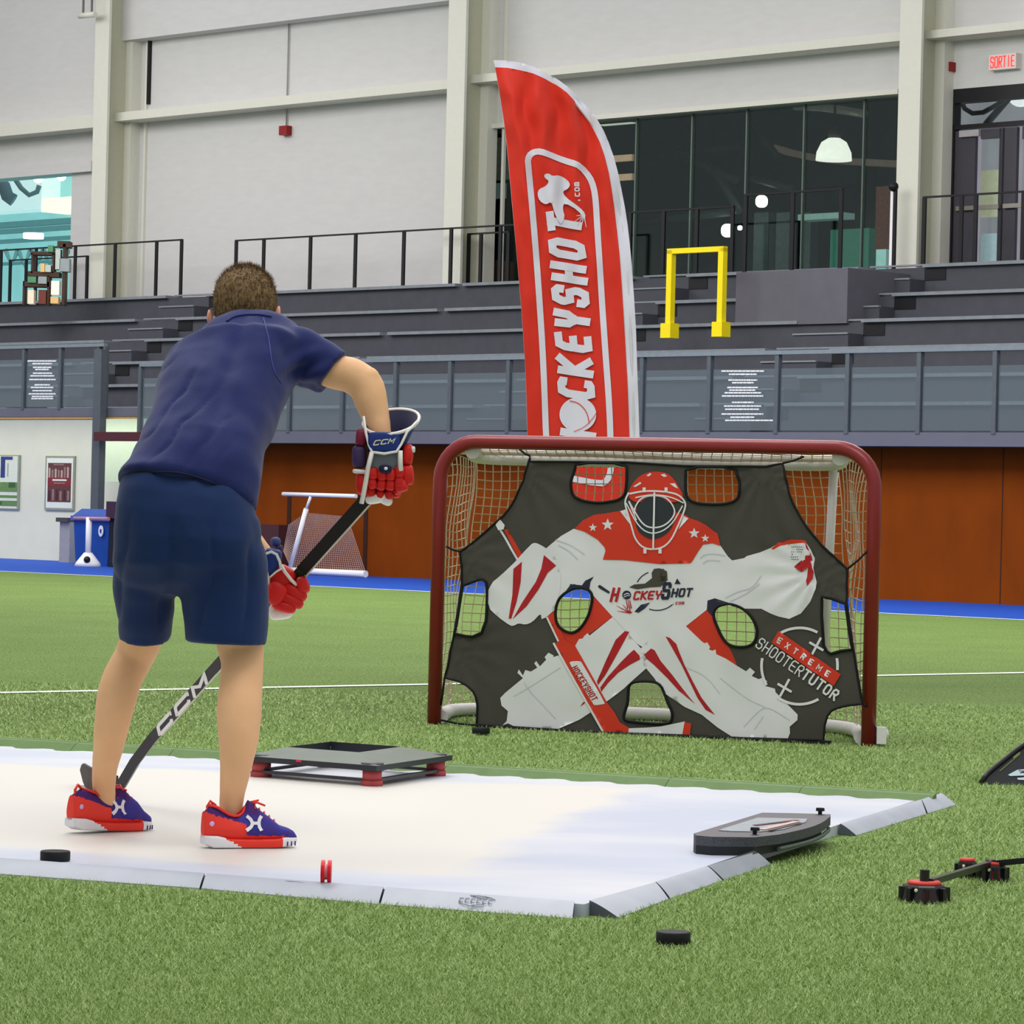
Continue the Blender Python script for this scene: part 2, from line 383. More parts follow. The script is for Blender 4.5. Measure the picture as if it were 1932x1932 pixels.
# ================================================================ grandstand tiers
stand = thing('grandstand', 'charcoal tiered grandstand with pale step edges above the orange plywood wall', 'grandstand', wp(-30, 1, 0))
tk = [1.0, 1.65, 2.3, 2.95, 3.6, 4.25]; yk = [763, 715, 667, 620, 577, 530]; zk = [WS(990, y, t)[1] for y, t in zip(yk, tk)]
def aisle(pxa, pxb, py, t): return WS(pxa, py, t)[0], WS(pxb, py, t)[0]
as0, as1 = aisle(1642, 1745, 532, tk[5])
bs0, bs1 = aisle(330, 395, 570, tk[5])
cs0, cs1 = aisle(1215, 1300, 545, tk[5])
TW = 5.4
zprev = zf1
for k in range(6):
    mb = MB(); mb.wbox(sA, sB, tk[k], TW if k == 5 else tk[k + 1] + .02, zprev - .3 if k else 1.9, zk[k] - .04); mb.build('tier', m_dark, stand); zprev = zk[k]
for k in range(6):
    segs = [(sA, bs0), (bs1, cs0), (cs1, as0), (as1, sB)]
    for a, b in segs:
        c = a
        while c < b - .2:
            d = min(b, c + random.uniform(5.5, 8.5)); d = b if b - d < 2 else d
            mb = MB(); mb.wbox(c, d - .16, tk[k] - .07, tk[k] + .3, zk[k] - .045, zk[k]); mb.build('bench_board', m_nos if k < 5 else m_nos, stand); c = d
def st(s0, s1, k0=0):
    zp = zf1
    for k in range(6):
        if k < k0: zp = zk[k]; continue
        zm = (zp + zk[k]) / 2
        mb = MB(); mb.wbox(s0, s1, tk[k] - .33, tk[k], zp - .02, zm); mb.wbox(s0, s1, tk[k] - .35, tk[k] - .3, zm - .012, zm + .01, 1)
        mb.wbox(s0, s1, tk[k] - .02, tk[k] + .04, zk[k] - .02, zk[k] + .004, 1); mb.wbox(s1, s1 + .35, tk[k] - .012, tk[k], zk[k] - .22, zk[k] - .06, 2)  # black strip right of each step paints in the shadow gap
        mb.build('aisle_step', [m_dark, m_nos, m_blk], stand); zp = zk[k]
st(as0, as1); st(bs0, bs1, 1); st(cs0, cs1)
# grey parapet box on the tiers
s0, z0 = WS(1387, 607, 2.9); s1, z1 = WS(1600, 505, 2.9)
mb = MB(); mb.wbox(s0, s1, 2.9, 4.6, z0 - .06, z1); tag(mb.build('platform_box', m_box), 'plain grey box platform standing on the grandstand tiers under the dark window', 'platform')
# ================================================================ glass balustrade
def balustrade(px_posts, s_a, s_b, zr, zb, label, signs=()):
    bal = thing('glass_balustrade', label, 'balustrade', wp((s_a + s_b) / 2, TG, zb), 'glass balustrades along the grandstand front')
    m_bp = m_post
    mb = MB(); mb.wbox(s_a, s_b, TG - .02, TG + .05, zr - .05, zr); mb.build('top_rail', mk('pale_grey_rail', (120, 130, 138), .35), bal)
    ss = sorted([s_a] + px_posts + [s_b]); ns = len(ss)
    for i, x in enumerate(ss):
        mb = MB(); mb.wbox(x - .03, x + .03, TG - .01, TG + .06, zb - .02, zr - .05); mb.build('post', m_bp, bal)
    for i in range(ns - 1):
        mb = MB(); mb.wbox(ss[i] + .04, ss[i + 1] - .04, TG + .015, TG + .03, zb + .02, zr - .22 if zr - zb > .5 else zr - .1)
        g = mb.build('glass_panel', m_bal, bal)
    return bal
zr = WS(1932, 652, TG)[1]
posts = [WS(p, 740, TG)[0] for p in (545, 645, 745, 848, 958, 1083, 1210, 1337, 1465, 1598, 1733, 1876)]
bal = balustrade(posts + [WS(1876, 740, TG)[0] + 1.2 * k for k in range(1, 8)], s265, sB, zr, zf1, 'long glass balustrade above the orange wall behind the goal')
zrl = WS(100, 650, TG)[1]
posts = [WS(p, 740, TG)[0] for p in (43, 112, 184)]
bal2 = balustrade(posts + [WS(43, 740, TG)[0] - 1.15 * k for k in range(1, 12)], sA, WS(196, 740, TG)[0], zrl, zl1, 'higher glass balustrade at the left above the poster wall')
# lettered signs on the glass: rows of small white text
def sign(px0, px1, rows, parent):
    mb = MB()
    for (y, a, b) in rows:
        x = a
        while x < b:
            l = random.uniform(3, 9); e = min(b, x + l)
            s0, z0 = WS(x, y - 1.2, TG - .015); s1, z1 = WS(e, y + 1.2, TG - .015)
            mb.wbox(s0, s1, TG - .004, TG + .014, z1, z0); x = e + 1.2
    mb.build('sign_text', m_white, parent, label='white lettering in centred rows on the glass')
sign(0, 0, [(700, 1360, 1440), (706, 1374, 1426), (717, 1373, 1427), (722, 1380, 1420), (731, 1371, 1428), (736, 1375, 1424), (741, 1366, 1434), (747, 1361, 1438), (759, 1380, 1420), (766, 1365, 1434), (772, 1367, 1430), (781, 1360, 1438), (787, 1377, 1421), (793, 1367, 1457)], bal)
sign(0, 0, [(681, 51, 104), (686, 60, 96), (693, 61, 95), (697, 65, 90), (704, 61, 96), (709, 56, 100), (716, 54, 103), (726, 64, 92), (731, 57, 99), (737, 60, 96), (743, 53, 103), (748, 59, 98), (752, 58, 98)], bal2)
# steel post and beam by the stair at the left
mb = MB(); s0 = WS(183, 850, -.5)[0]; s1 = WS(197, 850, -.5)[0]; mb.wbox(s0, s1, -.60, -.48, 0, WS(190, 660, -.5)[1])
tag(mb.build('steel_post', m_post), 'tall dark grey steel post by the blue bin and cream wall', 'post')
mb = MB(); s0, z1 = WS(179, 815, -.7); _, z0 = WS(179, 832, -.7); s1 = WS(300, 820, -.7)[0]
mb.wbox(s0, s1, -.72, -.605, z0, z1); tag(mb.build('crossbeam', mk('dark_maroon_paint', (80, 34, 44), .5)), 'maroon crossbeam fixed across the grey steel post', 'beam')
# ================================================================ upper wall with windows and door
TC = TW - .75
ztop = 13; zs = zk[5] - .6
def zat(px, py, t): return WS(px, py, t)[1]
swL = WS(133, 450, TW)[0]; sd0 = WS(907, 300, TW)[0]; sd1 = WS(1700, 300, TW)[0]; sdr = WS(1768, 300, TW)[0]
zw1 = zat(60, 334, TW); zw2 = zat(1500, 196, TW); zd = zat(1900, 160, TW)
mb = MB()
mb.wbox(sA, swL, TW, TW + .3, zw1, ztop); mb.wbox(swL, sd0, TW, TW + .3, zs, ztop)
mb.wbox(sd0, sd1, TW, TW + .3, zw2, ztop); mb.wbox(sd1, sdr, TW, TW + .3, zs, ztop); mb.wbox(sdr, sB, TW, TW + .3, zd, ztop)
struct(mb.build('wall_upper', m_wall))
# protruding upper wall bands and ledges
def band(pa, pb, pya, pyb, t0, z1, name, m=m_wall):
    s0 = WS(pa, pya, t0)[0]; s1 = WS(pb, pyb, t0)[0]; z = WS(pa, pya, t0)[1]
    mb = MB(); mb.wbox(s0, s1, t0, TW, z, z1); struct(mb.build(name, m))
band(205, 862, 80, 5, TW - .32, ztop, 'trim_7')
def girt(pa, pb, yt, yb, n):
    t0 = TW - .45; s0 = WS(pa, yt, t0)[0]; s1 = WS(pb, yt, t0)[0]; mb = MB(); mb.wbox(s0, s1, t0, TW, WS(pa, yb, t0)[1], WS(pa, yt, t0)[1]); struct(mb.build('trim_%d' % n, m_col))
girt(-400, 176, 274, 296, 8); girt(206, 846, 214, 230, 9); girt(878, 1700, 143, 158, 10); girt(1738, 2400, 59, 74, 11)
mb = MB(); t0 = TW - .12; mb.wbox(sA, WS(172, 310, t0)[0], t0, TW, zw1, zat(0, 318, t0)); struct(mb.build('trim_12', m_wall))
mb = MB(); mb.wbox(sd0, sd1, t0, TW, zw2, zat(1500, 200, t0) + .12); struct(mb.build('trim_13', m_col))
# columns
for i, (pa, pb, py) in enumerate(((176, 202, 220), (842, 875, 220), (1694, 1735, 220))):
    s0 = WS(pa, py, TC)[0]; s1 = WS(pb, py, TC)[0]; mb = MB()
    mb.wbox(s0, s1, TC, TC + .05, zs, ztop); mb.wbox(s0, s1, TW - .22, TW, zs, ztop, 0); sm = (s0 + s1) / 2
    mb.wbox(sm - .02, sm + .02, TC + .04, TW - .1, zs, ztop, 1); struct(mb.build('trim_%d' % (14 + i), [m_col, m_col_shade]))
    if i == 2: continue
    mb = MB(); sx = s1 + .10; mb.wbox(sx + .05, sx + .10, TW - .05, TW, zs, ztop)
    if i == 0: mb.wbox(sx + .10, sx + .16, TW - .05, TW, zat(pb, 205, TW), zat(pb, 85, TW), 1)
    struct(mb.build('trim_%d' % (17 + i), [m_col, m_blk]))
# ---- window 1: brightly lit hall seen at the far left
m_ceil = mk('mint_painted_hall', (150, 205, 205), .7, var=.08, scale=2, emit=.35)
m_wht = mk('lit_white_ceiling', (205, 222, 222), .7, var=.04, emit=.55)
m_warm = mk('warm_lit_ceiling', (250, 232, 205), .6, emit=.9)
m_lamp = mk('lamp_glow', (255, 252, 240), .5, emit=4.0)
m_truss = mk('teal_truss', (110, 165, 170), .5)
mb = MB(); s0 = sA; s1 = swL
mb.wbox(s0, s1 + 2, TW + 7, TW + 7.2, zs, zw1 + 2); mb.wbox(s1 + 1.8, s1 + 2, TW + .3, TW + 7, zs, zw1 + 2); mb.wbox(s0, s1 + 2, TW + .3, TW + 7, zs - .1, zs)
struct(mb.build('wall_hall', m_ceil))
mb = MB(); z7 = zat(60, 400, TW + 6.9); mb.wbox(s0, s1 + 2, TW + .35, TW + 7.0, zw1 + 1.2, zw1 + 1.3); mb.wbox(s0, WS(78, 380, TW + 6.5)[0], TW + 6.5, TW + 7, z7, zw1 + 1.2, 0)
mb.wbox(WS(78, 380, TW + 6.3)[0], s1 + 2, TW + 6.3, TW + 7, zat(78, 400, TW + 6.3), zw1 + .5, 1); struct(mb.build('ceiling_hall', [m_wht, m_warm]))
for i, (ya, r) in enumerate(((425, .06), (437, .05), (456, .04), (498, .03))):
    mb = MB(); sa, za = WS(0, ya, TW + 5); mb.wbox(s0, s1 + 1.7, TW + 5, TW + 5.1, za - r, za + r)
    tag(mb.build('ceiling_truss', m_truss), 'teal steel roof truss chord inside the lit hall', 'truss', 'roof truss chords inside the lit hall')
c = W(63, 450, 66); mb = MB(); mb.cyl(c, .2, .1, 20, 0); tag(mb.build('ceiling_lamp', m_lamp), 'round glowing ceiling lamp inside the bright hall at left', 'lamp')
for i, (x, y) in enumerate(((72, 337), (116, 333), (130, 318))):
    mb = MB(); mb.sph(W(x, y, 66), .09, 0, 10, 6); tag(mb.build('spot_lamp', m_lamp), 'small glowing ceiling spot lamp in the bright hall', 'lamp', 'small spot lamps in the bright hall')
mb = MB(); mb.tube([W(-10, 340, 64), W(8, 352, 64), W(14, 370, 64), W(26, 378, 64)], .13, 8); tag(mb.build('air_duct', mk('grey_duct', (110, 125, 140), .5)), 'grey bent air duct hanging inside the bright hall', 'duct')
mb = MB(); mb.tube([W(28, 337, 64), W(40, 355, 64), W(55, 368, 64), W(70, 362, 64), W(74, 350, 64)], .05, 8); tag(mb.build('hanging_hose', mk('grey_hose', (120, 140, 145), .5)), 'grey hose sagging below the bright hall ceiling', 'hose')
for i in range(5):
    mb = MB(); mb.tube([W(10 + i * 24, 470, 64.5), W(22 + i * 24, 500, 64.5), W(34 + i * 24, 470, 64.5)], .05, 6); tag(mb.build('truss_brace', m_truss), 'zigzag brace between the teal truss chords', 'truss', 'zigzag braces of the hall roof truss')
# shelf with goods
sh = thing('wooden_shelf', 'brown open shelf stacked with goods seen through the bright window', 'shelf', W(85, 560, 57))
mb = MB(); Y = 57.0
def pb_(mb, x0, y0, x1, y1, Y, d, mi=0):
    a = W(x0, y1, Y); b = W(x1, y0, Y); mb.hexa([(a.x, Y, a.z), (b.x, Y, a.z), (b.x, Y + d, a.z), (a.x, Y + d, a.z), (a.x, Y, b.z), (b.x, Y, b.z), (b.x, Y + d, b.z), (a.x, Y + d, b.z)], mi)
for bx in ((58, 478, 62, 515), (98, 478, 102, 515), (58, 475, 102, 480), (52, 513, 112, 521), (44, 532, 95, 540), (42, 530, 46, 575), (88, 520, 93, 575), (116, 460, 124, 575), (108, 455, 132, 466)): pb_(mb, *bx, Y, .35)
mb.build('shelf_frame', mk('brown_wood', (74, 52, 40), .6), sh)
cols = [(220, 180, 120), (200, 210, 200), (90, 150, 110), (160, 170, 172), (230, 215, 190), (120, 60, 50), (235, 235, 225)]
for i, bx in enumerate(((76, 497, 84, 513), (85, 500, 96, 513), (52, 522, 68, 533), (72, 522, 88, 535), (52, 547, 64, 573), (72, 547, 87, 573), (96, 530, 112, 556), (95, 560, 110, 572), (104, 470, 114, 508), (90, 463, 100, 475), (112, 488, 131, 512))):
    mb = MB(); pb_(mb, *bx, Y - .03, .25); tag(mb.build('storage_box', mk('goods_%d' % (i % 7), cols[i % 7], .6, emit=.25 if i % 7 in (0, 4, 6) else 0)), 'small box or jar stored on the brown shelf', 'box', 'goods on the brown shelf')
mb = MB(); mb.wbox(sA, swL, TW + .1, TW + .13, zs, zw1); struct(mb.build('window_1', glass('hall_glass', refl=.03)))
# ---- window 2: dark lounge
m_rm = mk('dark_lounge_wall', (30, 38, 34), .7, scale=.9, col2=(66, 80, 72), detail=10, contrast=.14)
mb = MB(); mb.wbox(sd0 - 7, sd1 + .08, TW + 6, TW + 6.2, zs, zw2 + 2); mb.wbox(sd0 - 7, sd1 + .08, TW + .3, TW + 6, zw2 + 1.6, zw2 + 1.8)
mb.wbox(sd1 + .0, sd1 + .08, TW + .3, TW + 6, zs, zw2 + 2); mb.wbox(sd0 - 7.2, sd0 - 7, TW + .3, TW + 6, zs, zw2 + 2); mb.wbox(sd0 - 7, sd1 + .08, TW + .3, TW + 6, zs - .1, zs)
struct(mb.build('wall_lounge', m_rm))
win = bpy.data.objects.new('window_2', None); COL.objects.link(win); win.location = wp((sd0 + sd1) / 2, TW, zs); struct(win)
mb = MB(); mb.wbox(sd0, sd1, TW + .1, TW + .12, zs, zw2); mb.build('glass_pane', m_gl, win)
m_mul = mk('glass_joint', (92, 108, 100), .4)
for px in (1192, 1297, 1400, 1508, 1621):
    mb = MB(); s = WS(px, 300, TW)[0]; mb.wbox(s - .012, s + .012, TW + .08, TW + .13, zs, zw2); mb.build('glass_joint', m_mul, win)
mb = MB(); s = sd0; mb.wbox(s, s + .1, TW + .02, TW + .15, zs, zw2); mb.wbox(s + .16, s + .2, TW + .02, TW + .15, zs, zw2 - .1); mb.wbox(s, sd0 + 1.2, TW + .02, TW + .15, zw2 - .06, zw2 + .02); mb.build('window_frame', m_blk, win)
def lp(px, py, d): # point at depth d behind the upper wall
    s, z = WS(px, py, TW + d); return wp(s, TW + d, z)
# big pendant lamp
pl = thing('pendant_lamp', 'large white glowing dome pendant lamp behind the dark window', 'lamp', lp(1573, 303, 3))
mb = MB(); c = lp(1573, 303, 3); sc = (lp(1600, 303, 3) - c).length
mb.loft([[c + V((math.cos(a) * r, math.sin(a) * r, h)) for a in [2 * math.pi * k / 20 for k in range(20)]] for r, h in ((sc, 0), (sc * .96, sc * .45), (sc * .7, sc * 1.0), (sc * .3, sc * 1.25))]); mb.build('lamp_shade', mk('white_lamp_shade', (255, 250, 240), .5, emit=1.1), pl)
mb = MB(); mb.tube([c + V((0, 0, sc * 1.2)), c + V((0, 0, sc * 1.9))], sc * .35, 10); mb.build('lamp_cap', mk('dark_cap', (80, 70, 66), .6), pl)
mb = MB(); mb.tube([c + V((0, 0, sc * 1.8)), c + V((0, 0, 2.4))], .02, 6); mb.build('cord', m_blk, pl)
for i, (x, y, r) in enumerate(((1437, 380, .1), (1373, 435, .11), (1396, 430, .04), (1775, 335, .05), (1878, 397, .05))):
    if i < 3:
        mb = MB(); mb.sph(lp(x, y, 4), r, 0, 12, 8, None, .8); tag(mb.build('pendant_bulb', m_lamp), ('small square glowing lamp left of the teal counter behind the dark window', 'bright lamp behind the yellow frame in the dark window', 'tiny lamp dot right of the bright lamp in the dark window')[i], 'lamp')
# curved pale ceiling canopy
mb = MB(); P = [(1440, 268), (1480, 280), (1530, 291), (1580, 297), (1640, 300), (1700, 303)]; n = len(P)
a = [lp(x, y, 4) for x, y in P]; b = [lp(x, y + (6 if i in (0,) else 12), 4) for i, (x, y) in enumerate(P)]; h = V((0, 0, -.05))
mb.add(a + b + [q + NW * .25 for q in a] + [q + NW * .25 for q in b], [(i, i + 1, n + i + 1, n + i) for i in range(n - 1)] + [(i, i + 1, 2 * n + i + 1, 2 * n + i) for i in range(n - 1)] + [(n + i, n + i + 1, 3 * n + i + 1, 3 * n + i) for i in range(n - 1)])
tag(mb.build('ceiling_canopy', mk('dusty_rose_canopy', (150, 128, 118), .6, emit=.15)), 'pale pinkish curved canopy hanging behind the dome lamp', 'canopy')
mb = MB(); mb.tube([lp(x, y, 3.6) for x, y in ((1500, 200), (1545, 202), (1590, 208), (1632, 215))], .07, 8); tag(mb.build('foil_duct', mk('crumpled_foil', (150, 150, 140), .35, .6, bump=.8, bscale=20, emit=.1)), 'crumpled silver duct along the top of the dark window', 'duct')
def lbox(name, px0, py0, px1, py1, d, dep, mat, label, cat, group=None):
    s0, z0 = WS(px0, py1, TW + d); s1, z1 = WS(px1, py0, TW + d); mb = MB(); mb.wbox(s0, s1, TW + d, TW + d + dep, z0, z1); return tag(mb.build(name, mat), label, cat, group)
lbox('bulkhead', 1500, 308, 1618, 355, 4.2, .5, mk('near_black', (22, 28, 30), .5), 'black bulkhead box under the curved canopy', 'bulkhead')
lbox('brick_pillar', 1650, 350, 1690, 480, 1.5, .5, mk('brick_red', (96, 54, 46), .8, var=.3, scale=30, emit=.12), 'reddish brick pillar at the right end of the dark window', 'pillar')
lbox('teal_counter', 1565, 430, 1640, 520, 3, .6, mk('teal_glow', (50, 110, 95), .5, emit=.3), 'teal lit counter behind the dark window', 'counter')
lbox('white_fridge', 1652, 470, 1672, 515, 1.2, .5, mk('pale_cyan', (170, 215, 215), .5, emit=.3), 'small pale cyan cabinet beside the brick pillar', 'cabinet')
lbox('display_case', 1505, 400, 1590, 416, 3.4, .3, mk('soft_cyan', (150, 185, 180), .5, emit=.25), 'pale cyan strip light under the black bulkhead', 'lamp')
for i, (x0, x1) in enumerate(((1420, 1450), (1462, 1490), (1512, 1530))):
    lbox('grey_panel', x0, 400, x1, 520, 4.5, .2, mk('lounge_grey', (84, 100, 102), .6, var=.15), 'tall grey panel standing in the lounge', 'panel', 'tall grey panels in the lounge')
for i, y in enumerate((300, 336)):
    mb = MB(); s0, z0 = WS(1150, y - 6, TW + .6); s1, _ = WS(1192, y, TW + .6); mb.wbox(s0, s1, TW + .6, TW + .65, z0 - .1, z0); tag(mb.build('blind_slat', mk('tan_slat', (190, 150, 125), .5, emit=.25)), 'short tan slat beside the flag edge', 'slat', 'tan slats beside the flag')
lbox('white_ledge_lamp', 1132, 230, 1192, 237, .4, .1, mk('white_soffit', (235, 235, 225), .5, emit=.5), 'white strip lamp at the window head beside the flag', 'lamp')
for i, (a, b, c_, d) in enumerate(((1205, 260, 1390, 340), (1215, 420, 1380, 400), (1300, 240, 1395, 400), (1400, 330, 1500, 358), (1210, 300, 1400, 275), (1420, 230, 1470, 300))):
    mb = MB(); mb.tube([lp(a, b, 4), lp(c_, d, 4)], .07, 6); tag(mb.build('roof_beam', mk('dark_green_steel', (62, 76, 72), .5)), 'dark steel beam crossing the lounge ceiling', 'beam', 'steel beams in the dark lounge')
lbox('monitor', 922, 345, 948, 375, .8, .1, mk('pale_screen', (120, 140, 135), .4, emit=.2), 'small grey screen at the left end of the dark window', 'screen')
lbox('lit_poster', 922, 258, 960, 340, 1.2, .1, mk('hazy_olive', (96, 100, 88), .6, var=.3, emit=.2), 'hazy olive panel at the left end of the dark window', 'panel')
lbox('wooden_cupboard', 912, 490, 936, 540, .8, .4, mk('walnut', (110, 76, 52), .6), 'low brown cupboard left of the flag behind the window', 'cupboard')
# ---- door at the right
door = bpy.data.objects.new('door_1', None); COL.objects.link(door); door.location = wp(WS(1860, 400, TW)[0], TW, zk[5]); struct(door)
m_df = mk('black_door_frame', (26, 25, 30), .4); m_leaf = mk('charcoal_door', (66, 64, 72), .45)
def dpart(name, px0, py0, px1, py1, t0, t1, mat, par=None, zlow=None, zhi=None):
    s0, z1 = WS(px0, py0, TW + t0); s1, _ = WS(px1, py0, TW + t0); z0 = WS(px0, py1, TW + t0)[1] if zlow is None else zlow
    mb = MB(); mb.wbox(s0, s1, TW + t0, TW + t1, z0, z1 if zhi is None else zhi); return mb.build(name, mat, par or door)
zfl = zk[5] - .05
zt0 = zat(1860, 232, TW); zt1 = zat(1860, 190, TW)
dpart('frame_jamb', 1766, 170, 1772, 0, 0, .15, m_df, zlow=zfl, zhi=zd); dpart('frame_jamb', 1792, 170, 1802, 0, 0, .15, m_df, zlow=zfl, zhi=zd)
dpart('frame_head', 1766, 160, 2100, 190, 0, .15, m_df, zlow=zt1, zhi=zd); dpart('transom_bar', 1795, 0, 2100, 0, 0, .15, m_df, zlow=zt0 - .06, zhi=zt0)
dpart('side_glass', 1772, 0, 1792, 0, .06, .08, m_gl, zlow=zfl, zhi=zt1); dpart('transom_glass', 1802, 0, 2100, 0, .06, .08, m_gl, zlow=zt0, zhi=zt1)
zh = zt0 - .08
for i, (a, b, g0, g1) in enumerate(((1803, 1888, 1847, 1884), (1892, 1985, 1925, 1965))):
    lf = dpart('door_leaf', a, 0, g0, 0, .03, .09, m_leaf, zlow=zfl, zhi=zh)
    mb = MB(); s0 = WS(g1, 300, TW)[0]; s1 = WS(b, 300, TW)[0]; mb.wbox(s0, s1, TW + .03, TW + .09, zfl, zh); mb.build('leaf_stile', m_leaf, lf)
    mb = MB(); mb.wbox(WS(g0, 300, TW)[0], WS(g1, 300, TW)[0], TW + .03, TW + .09, zat(g0, 262, TW), zh); mb.build('leaf_rail', m_leaf, lf)
    mb = MB(); mb.wbox(WS(g0, 300, TW)[0], WS(g1, 300, TW)[0], TW + .055, TW + .065, zfl, zat(g0, 262, TW)); mb.build('leaf_glass', m_gl, lf)
    mb = MB(); zb = zat(1860, 391, TW); mb.wbox(WS(a + 2, 391, TW)[0], WS(b - 2, 391, TW)[0], TW - .03, TW + .03, zb - .03, zb + .03); mb.build('push_bar', mk('aged_aluminium', (150, 146, 138), .35, .6), lf)
mb = MB(); zc = zat(1830, 251, TW); mb.wbox(WS(1811, 251, TW)[0], WS(1848, 251, TW)[0], TW - .02, TW + .04, zc - .05, zc + .04); mb.build('door_closer', mk('pale_grey_metal', (170, 165, 170), .4), door)
mb = MB(); mb.wbox(WS(1889, 300, TW)[0], WS(1891.5, 300, TW)[0], TW + .02, TW + .1, zfl, zh); mb.build('door_gap', m_df, door)
mb = MB(); mb.wbox(sd1 + .1, sB, TW + 2, TW + 2.2, zs, zd + .8, 0); mb.wbox(sd1 + .1, sB, TW + .3, TW + 2, zd + .8, zd + .9, 0); mb.wbox(sd1 + .1, sd1 + .16, TW + .3, TW + 2, zs, zd + .8, 0); struct(mb.build('wall_corridor', mk('corridor_grey_glow', (150, 148, 156), .7, var=.1, scale=2, emit=.6)))  # corridor walls glow themselves in place of light falling on them
lbox('brick_panel', 1770, 200, 1800, 500, .4, .05, mk('brown_brick', (70, 52, 48), .8, var=.3, scale=20), 'dark brown brick panel behind the glass beside the door', 'panel')
mb = MB(); mb.tube([lp(x, y, .55) for x, y in ((1812, 185), (1820, 205), (1835, 214), (1855, 212), (1872, 203), (1890, 192), (1905, 180))], .035, 8); tag(mb.build('curved_pipe', mk('dark_violet_pipe', (62, 54, 66), .5)), 'dark curved pipe seen through the glass above the door', 'pipe')
mb = MB(); mb.tube([lp(1860, 235, .75), lp(1920, 165, .75)], .05, 8); tag(mb.build('slanting_pipe', mk('dark_violet_pipe', (62, 54, 66), .5)), 'dark slanting pipe seen through the glass above the door', 'pipe')
mb = MB(); mb.sph(lp(1926, 175, 1.15), .2, 0, 14, 10); tag(mb.build('globe_lamp', mk('white_globe', (250, 248, 255), .4, emit=.9)), 'white round globe lamp behind the glass above the door', 'lamp')
lbox('cream_panel', 1849, 320, 1884, 410, .7, .05, mk('cream_glow', (225, 222, 190), .6, emit=.35), 'cream wall panel seen through the door glass', 'panel')
lbox('white_notice', 1849, 440, 1880, 497, .5, .05, mk('blue_white', (190, 210, 222), .6, emit=.4), 'pale blue notice seen low through the door glass', 'notice')
# SORTIE sign and alarm boxes
ex = thing('exit_sign', 'lit exit sign with red letters SORTIE above the door', 'sign', wp(WS(1893, 118, TW - .1)[0], TW - .1, zat(1893, 133, TW - .1)))
s0, z1 = WS(1866, 104, TW - .12); s1, _ = WS(1917, 104, TW - .12); z0 = WS(1866, 133, TW - .12)[1]
mb = MB(); mb.wbox(s0, s1, TW - .12, TW, z0, z1); mb.build('sign_box', mk('sign_face', (225, 215, 212), .5), ex)
def exf(x, y, off): return wp(x, TW - .125 - off, y)
pr = Print(exf); hh = (z1 - z0); ww = (s1 - s0); write(pr, 'SORTIE', (s0 + ww * .06, z0 + hh * .12), (1, 0), (0, 1), hh * .76, ww * .13, ww * .152, ww * .034, 0, 1)
pr.mb.build('sign_lettering', mk('exit_red_glow', (255, 50, 50), .5, emit=1.2), ex)
for px, py, lab in ((1788, 126, 'small dark red alarm box on the wall left of the exit sign'), (535, 246, 'small dark red alarm box hanging below its conduit on the grey wall')):
    s0, z1 = WS(px - 7, py - 8, TW - .1); s1, z0 = WS(px + 7, py + 8, TW - .1); mb = MB(); mb.wbox(s0, s1, TW - .12, TW, z0, z1); a = tag(mb.build('alarm_box', m_red), lab, 'alarm')
mb = MB(); s, z0 = WS(541, 239, TW - .02); mb.tube([wp(s, TW - .03, z0), wp(s, TW - .03, zat(545, 45, TW))], .012, 6); tag(mb.build('conduit', mk('grey_conduit', (150, 148, 145), .5)), 'thin grey vertical conduit above the red alarm box', 'conduit')
hb = thing('hanging_bracket', 'pale bracket on two rods hanging at the top left of the wall', 'bracket', wp(WS(163, 28, TW - 1)[0], TW - 1, zat(163, 32, TW - 1)))
for px in (157, 173):
    s, z = WS(px, 24, TW - 1); mb = MB(); mb.tube([wp(s, TW - 1, z), wp(s, TW - 1, 12)], .02, 6); mb.build('rod', mk('grey_rod', (130, 126, 120), .5), hb)
mb = MB(); mb.tube([wp(WS(150, 30, TW - 1)[0], TW - 1, zat(150, 30, TW - 1)), wp(WS(180, 27, TW - 1)[0], TW - 1, zat(180, 27, TW - 1))], .05, 8); mb.build('crossbar', m_col, hb)
# ---- railings on the top of the stand
def railing(pts, ypts, ybot, t, label, low=None, zend=None):
    base = wp(WS(pts[0], ybot, t)[0], t, zk[5]); r = thing('guard_rail', label, 'railing', base, 'black guard rails on top of the grandstand')
    z = WS(pts[-1], ypts, t)[1]; ss = [WS(p, ypts, t)[0] for p in pts]; zb = zk[5] - .02 if low is None else low
    mb = MB(); mb.wbox(ss[0] - .02, ss[-1] + .02, t - .02, t + .02, z - .025, z); mb.build('top_rail', m_blk, r)
    for s in ss: mb = MB(); mb.wbox(s - .03, s + .03, t - .015, t + .015, zb, z - .02); mb.build('post', m_blk, r)
    return r
tr_ = tk[5] + .1
railing([-250, -160, -80, 3, 69, 143, 218, 296, 343], 451, 560, tr_, 'black guard rail at far left in front of the bright window')
railing([447, 499, 587, 672, 763, 852, 945, 1030], 419, 540, tr_, 'long black guard rail on the stand between the head and the flag')
railing([885, 908, 960], 436, 540, tr_ + .5, 'short low black rail left of the flag')
railing([1190, 1253, 1316, 1383], 388, 520, tr_, 'black rail behind the yellow frame')
railing([1408, 1497, 1588], 355, 500, tk[4] + .2, 'black rail above the grey box platform', low=z1 - 4.0 if False else zk[4] - .1)
railing([1745, 1815, 1842, 1932, 2010], 355, 500, tr_, 'black rail in front of the doors')
railing([20, 50, 122, 165], 482, 560, TW - .3, 'lower thin rail close to the bright window')
mb = MB(); s, z = WS(1686, 352, tr_); mb.wbox(s - .05, s - .005, tr_, tr_ + .04, zk[5] - .03, z, 0); mb.wbox(s, s + .04, tr_, tr_ + .04, zk[5] - .03, z, 1); mb.sph(wp(s, tr_, z), .07, 1, 10, 6)
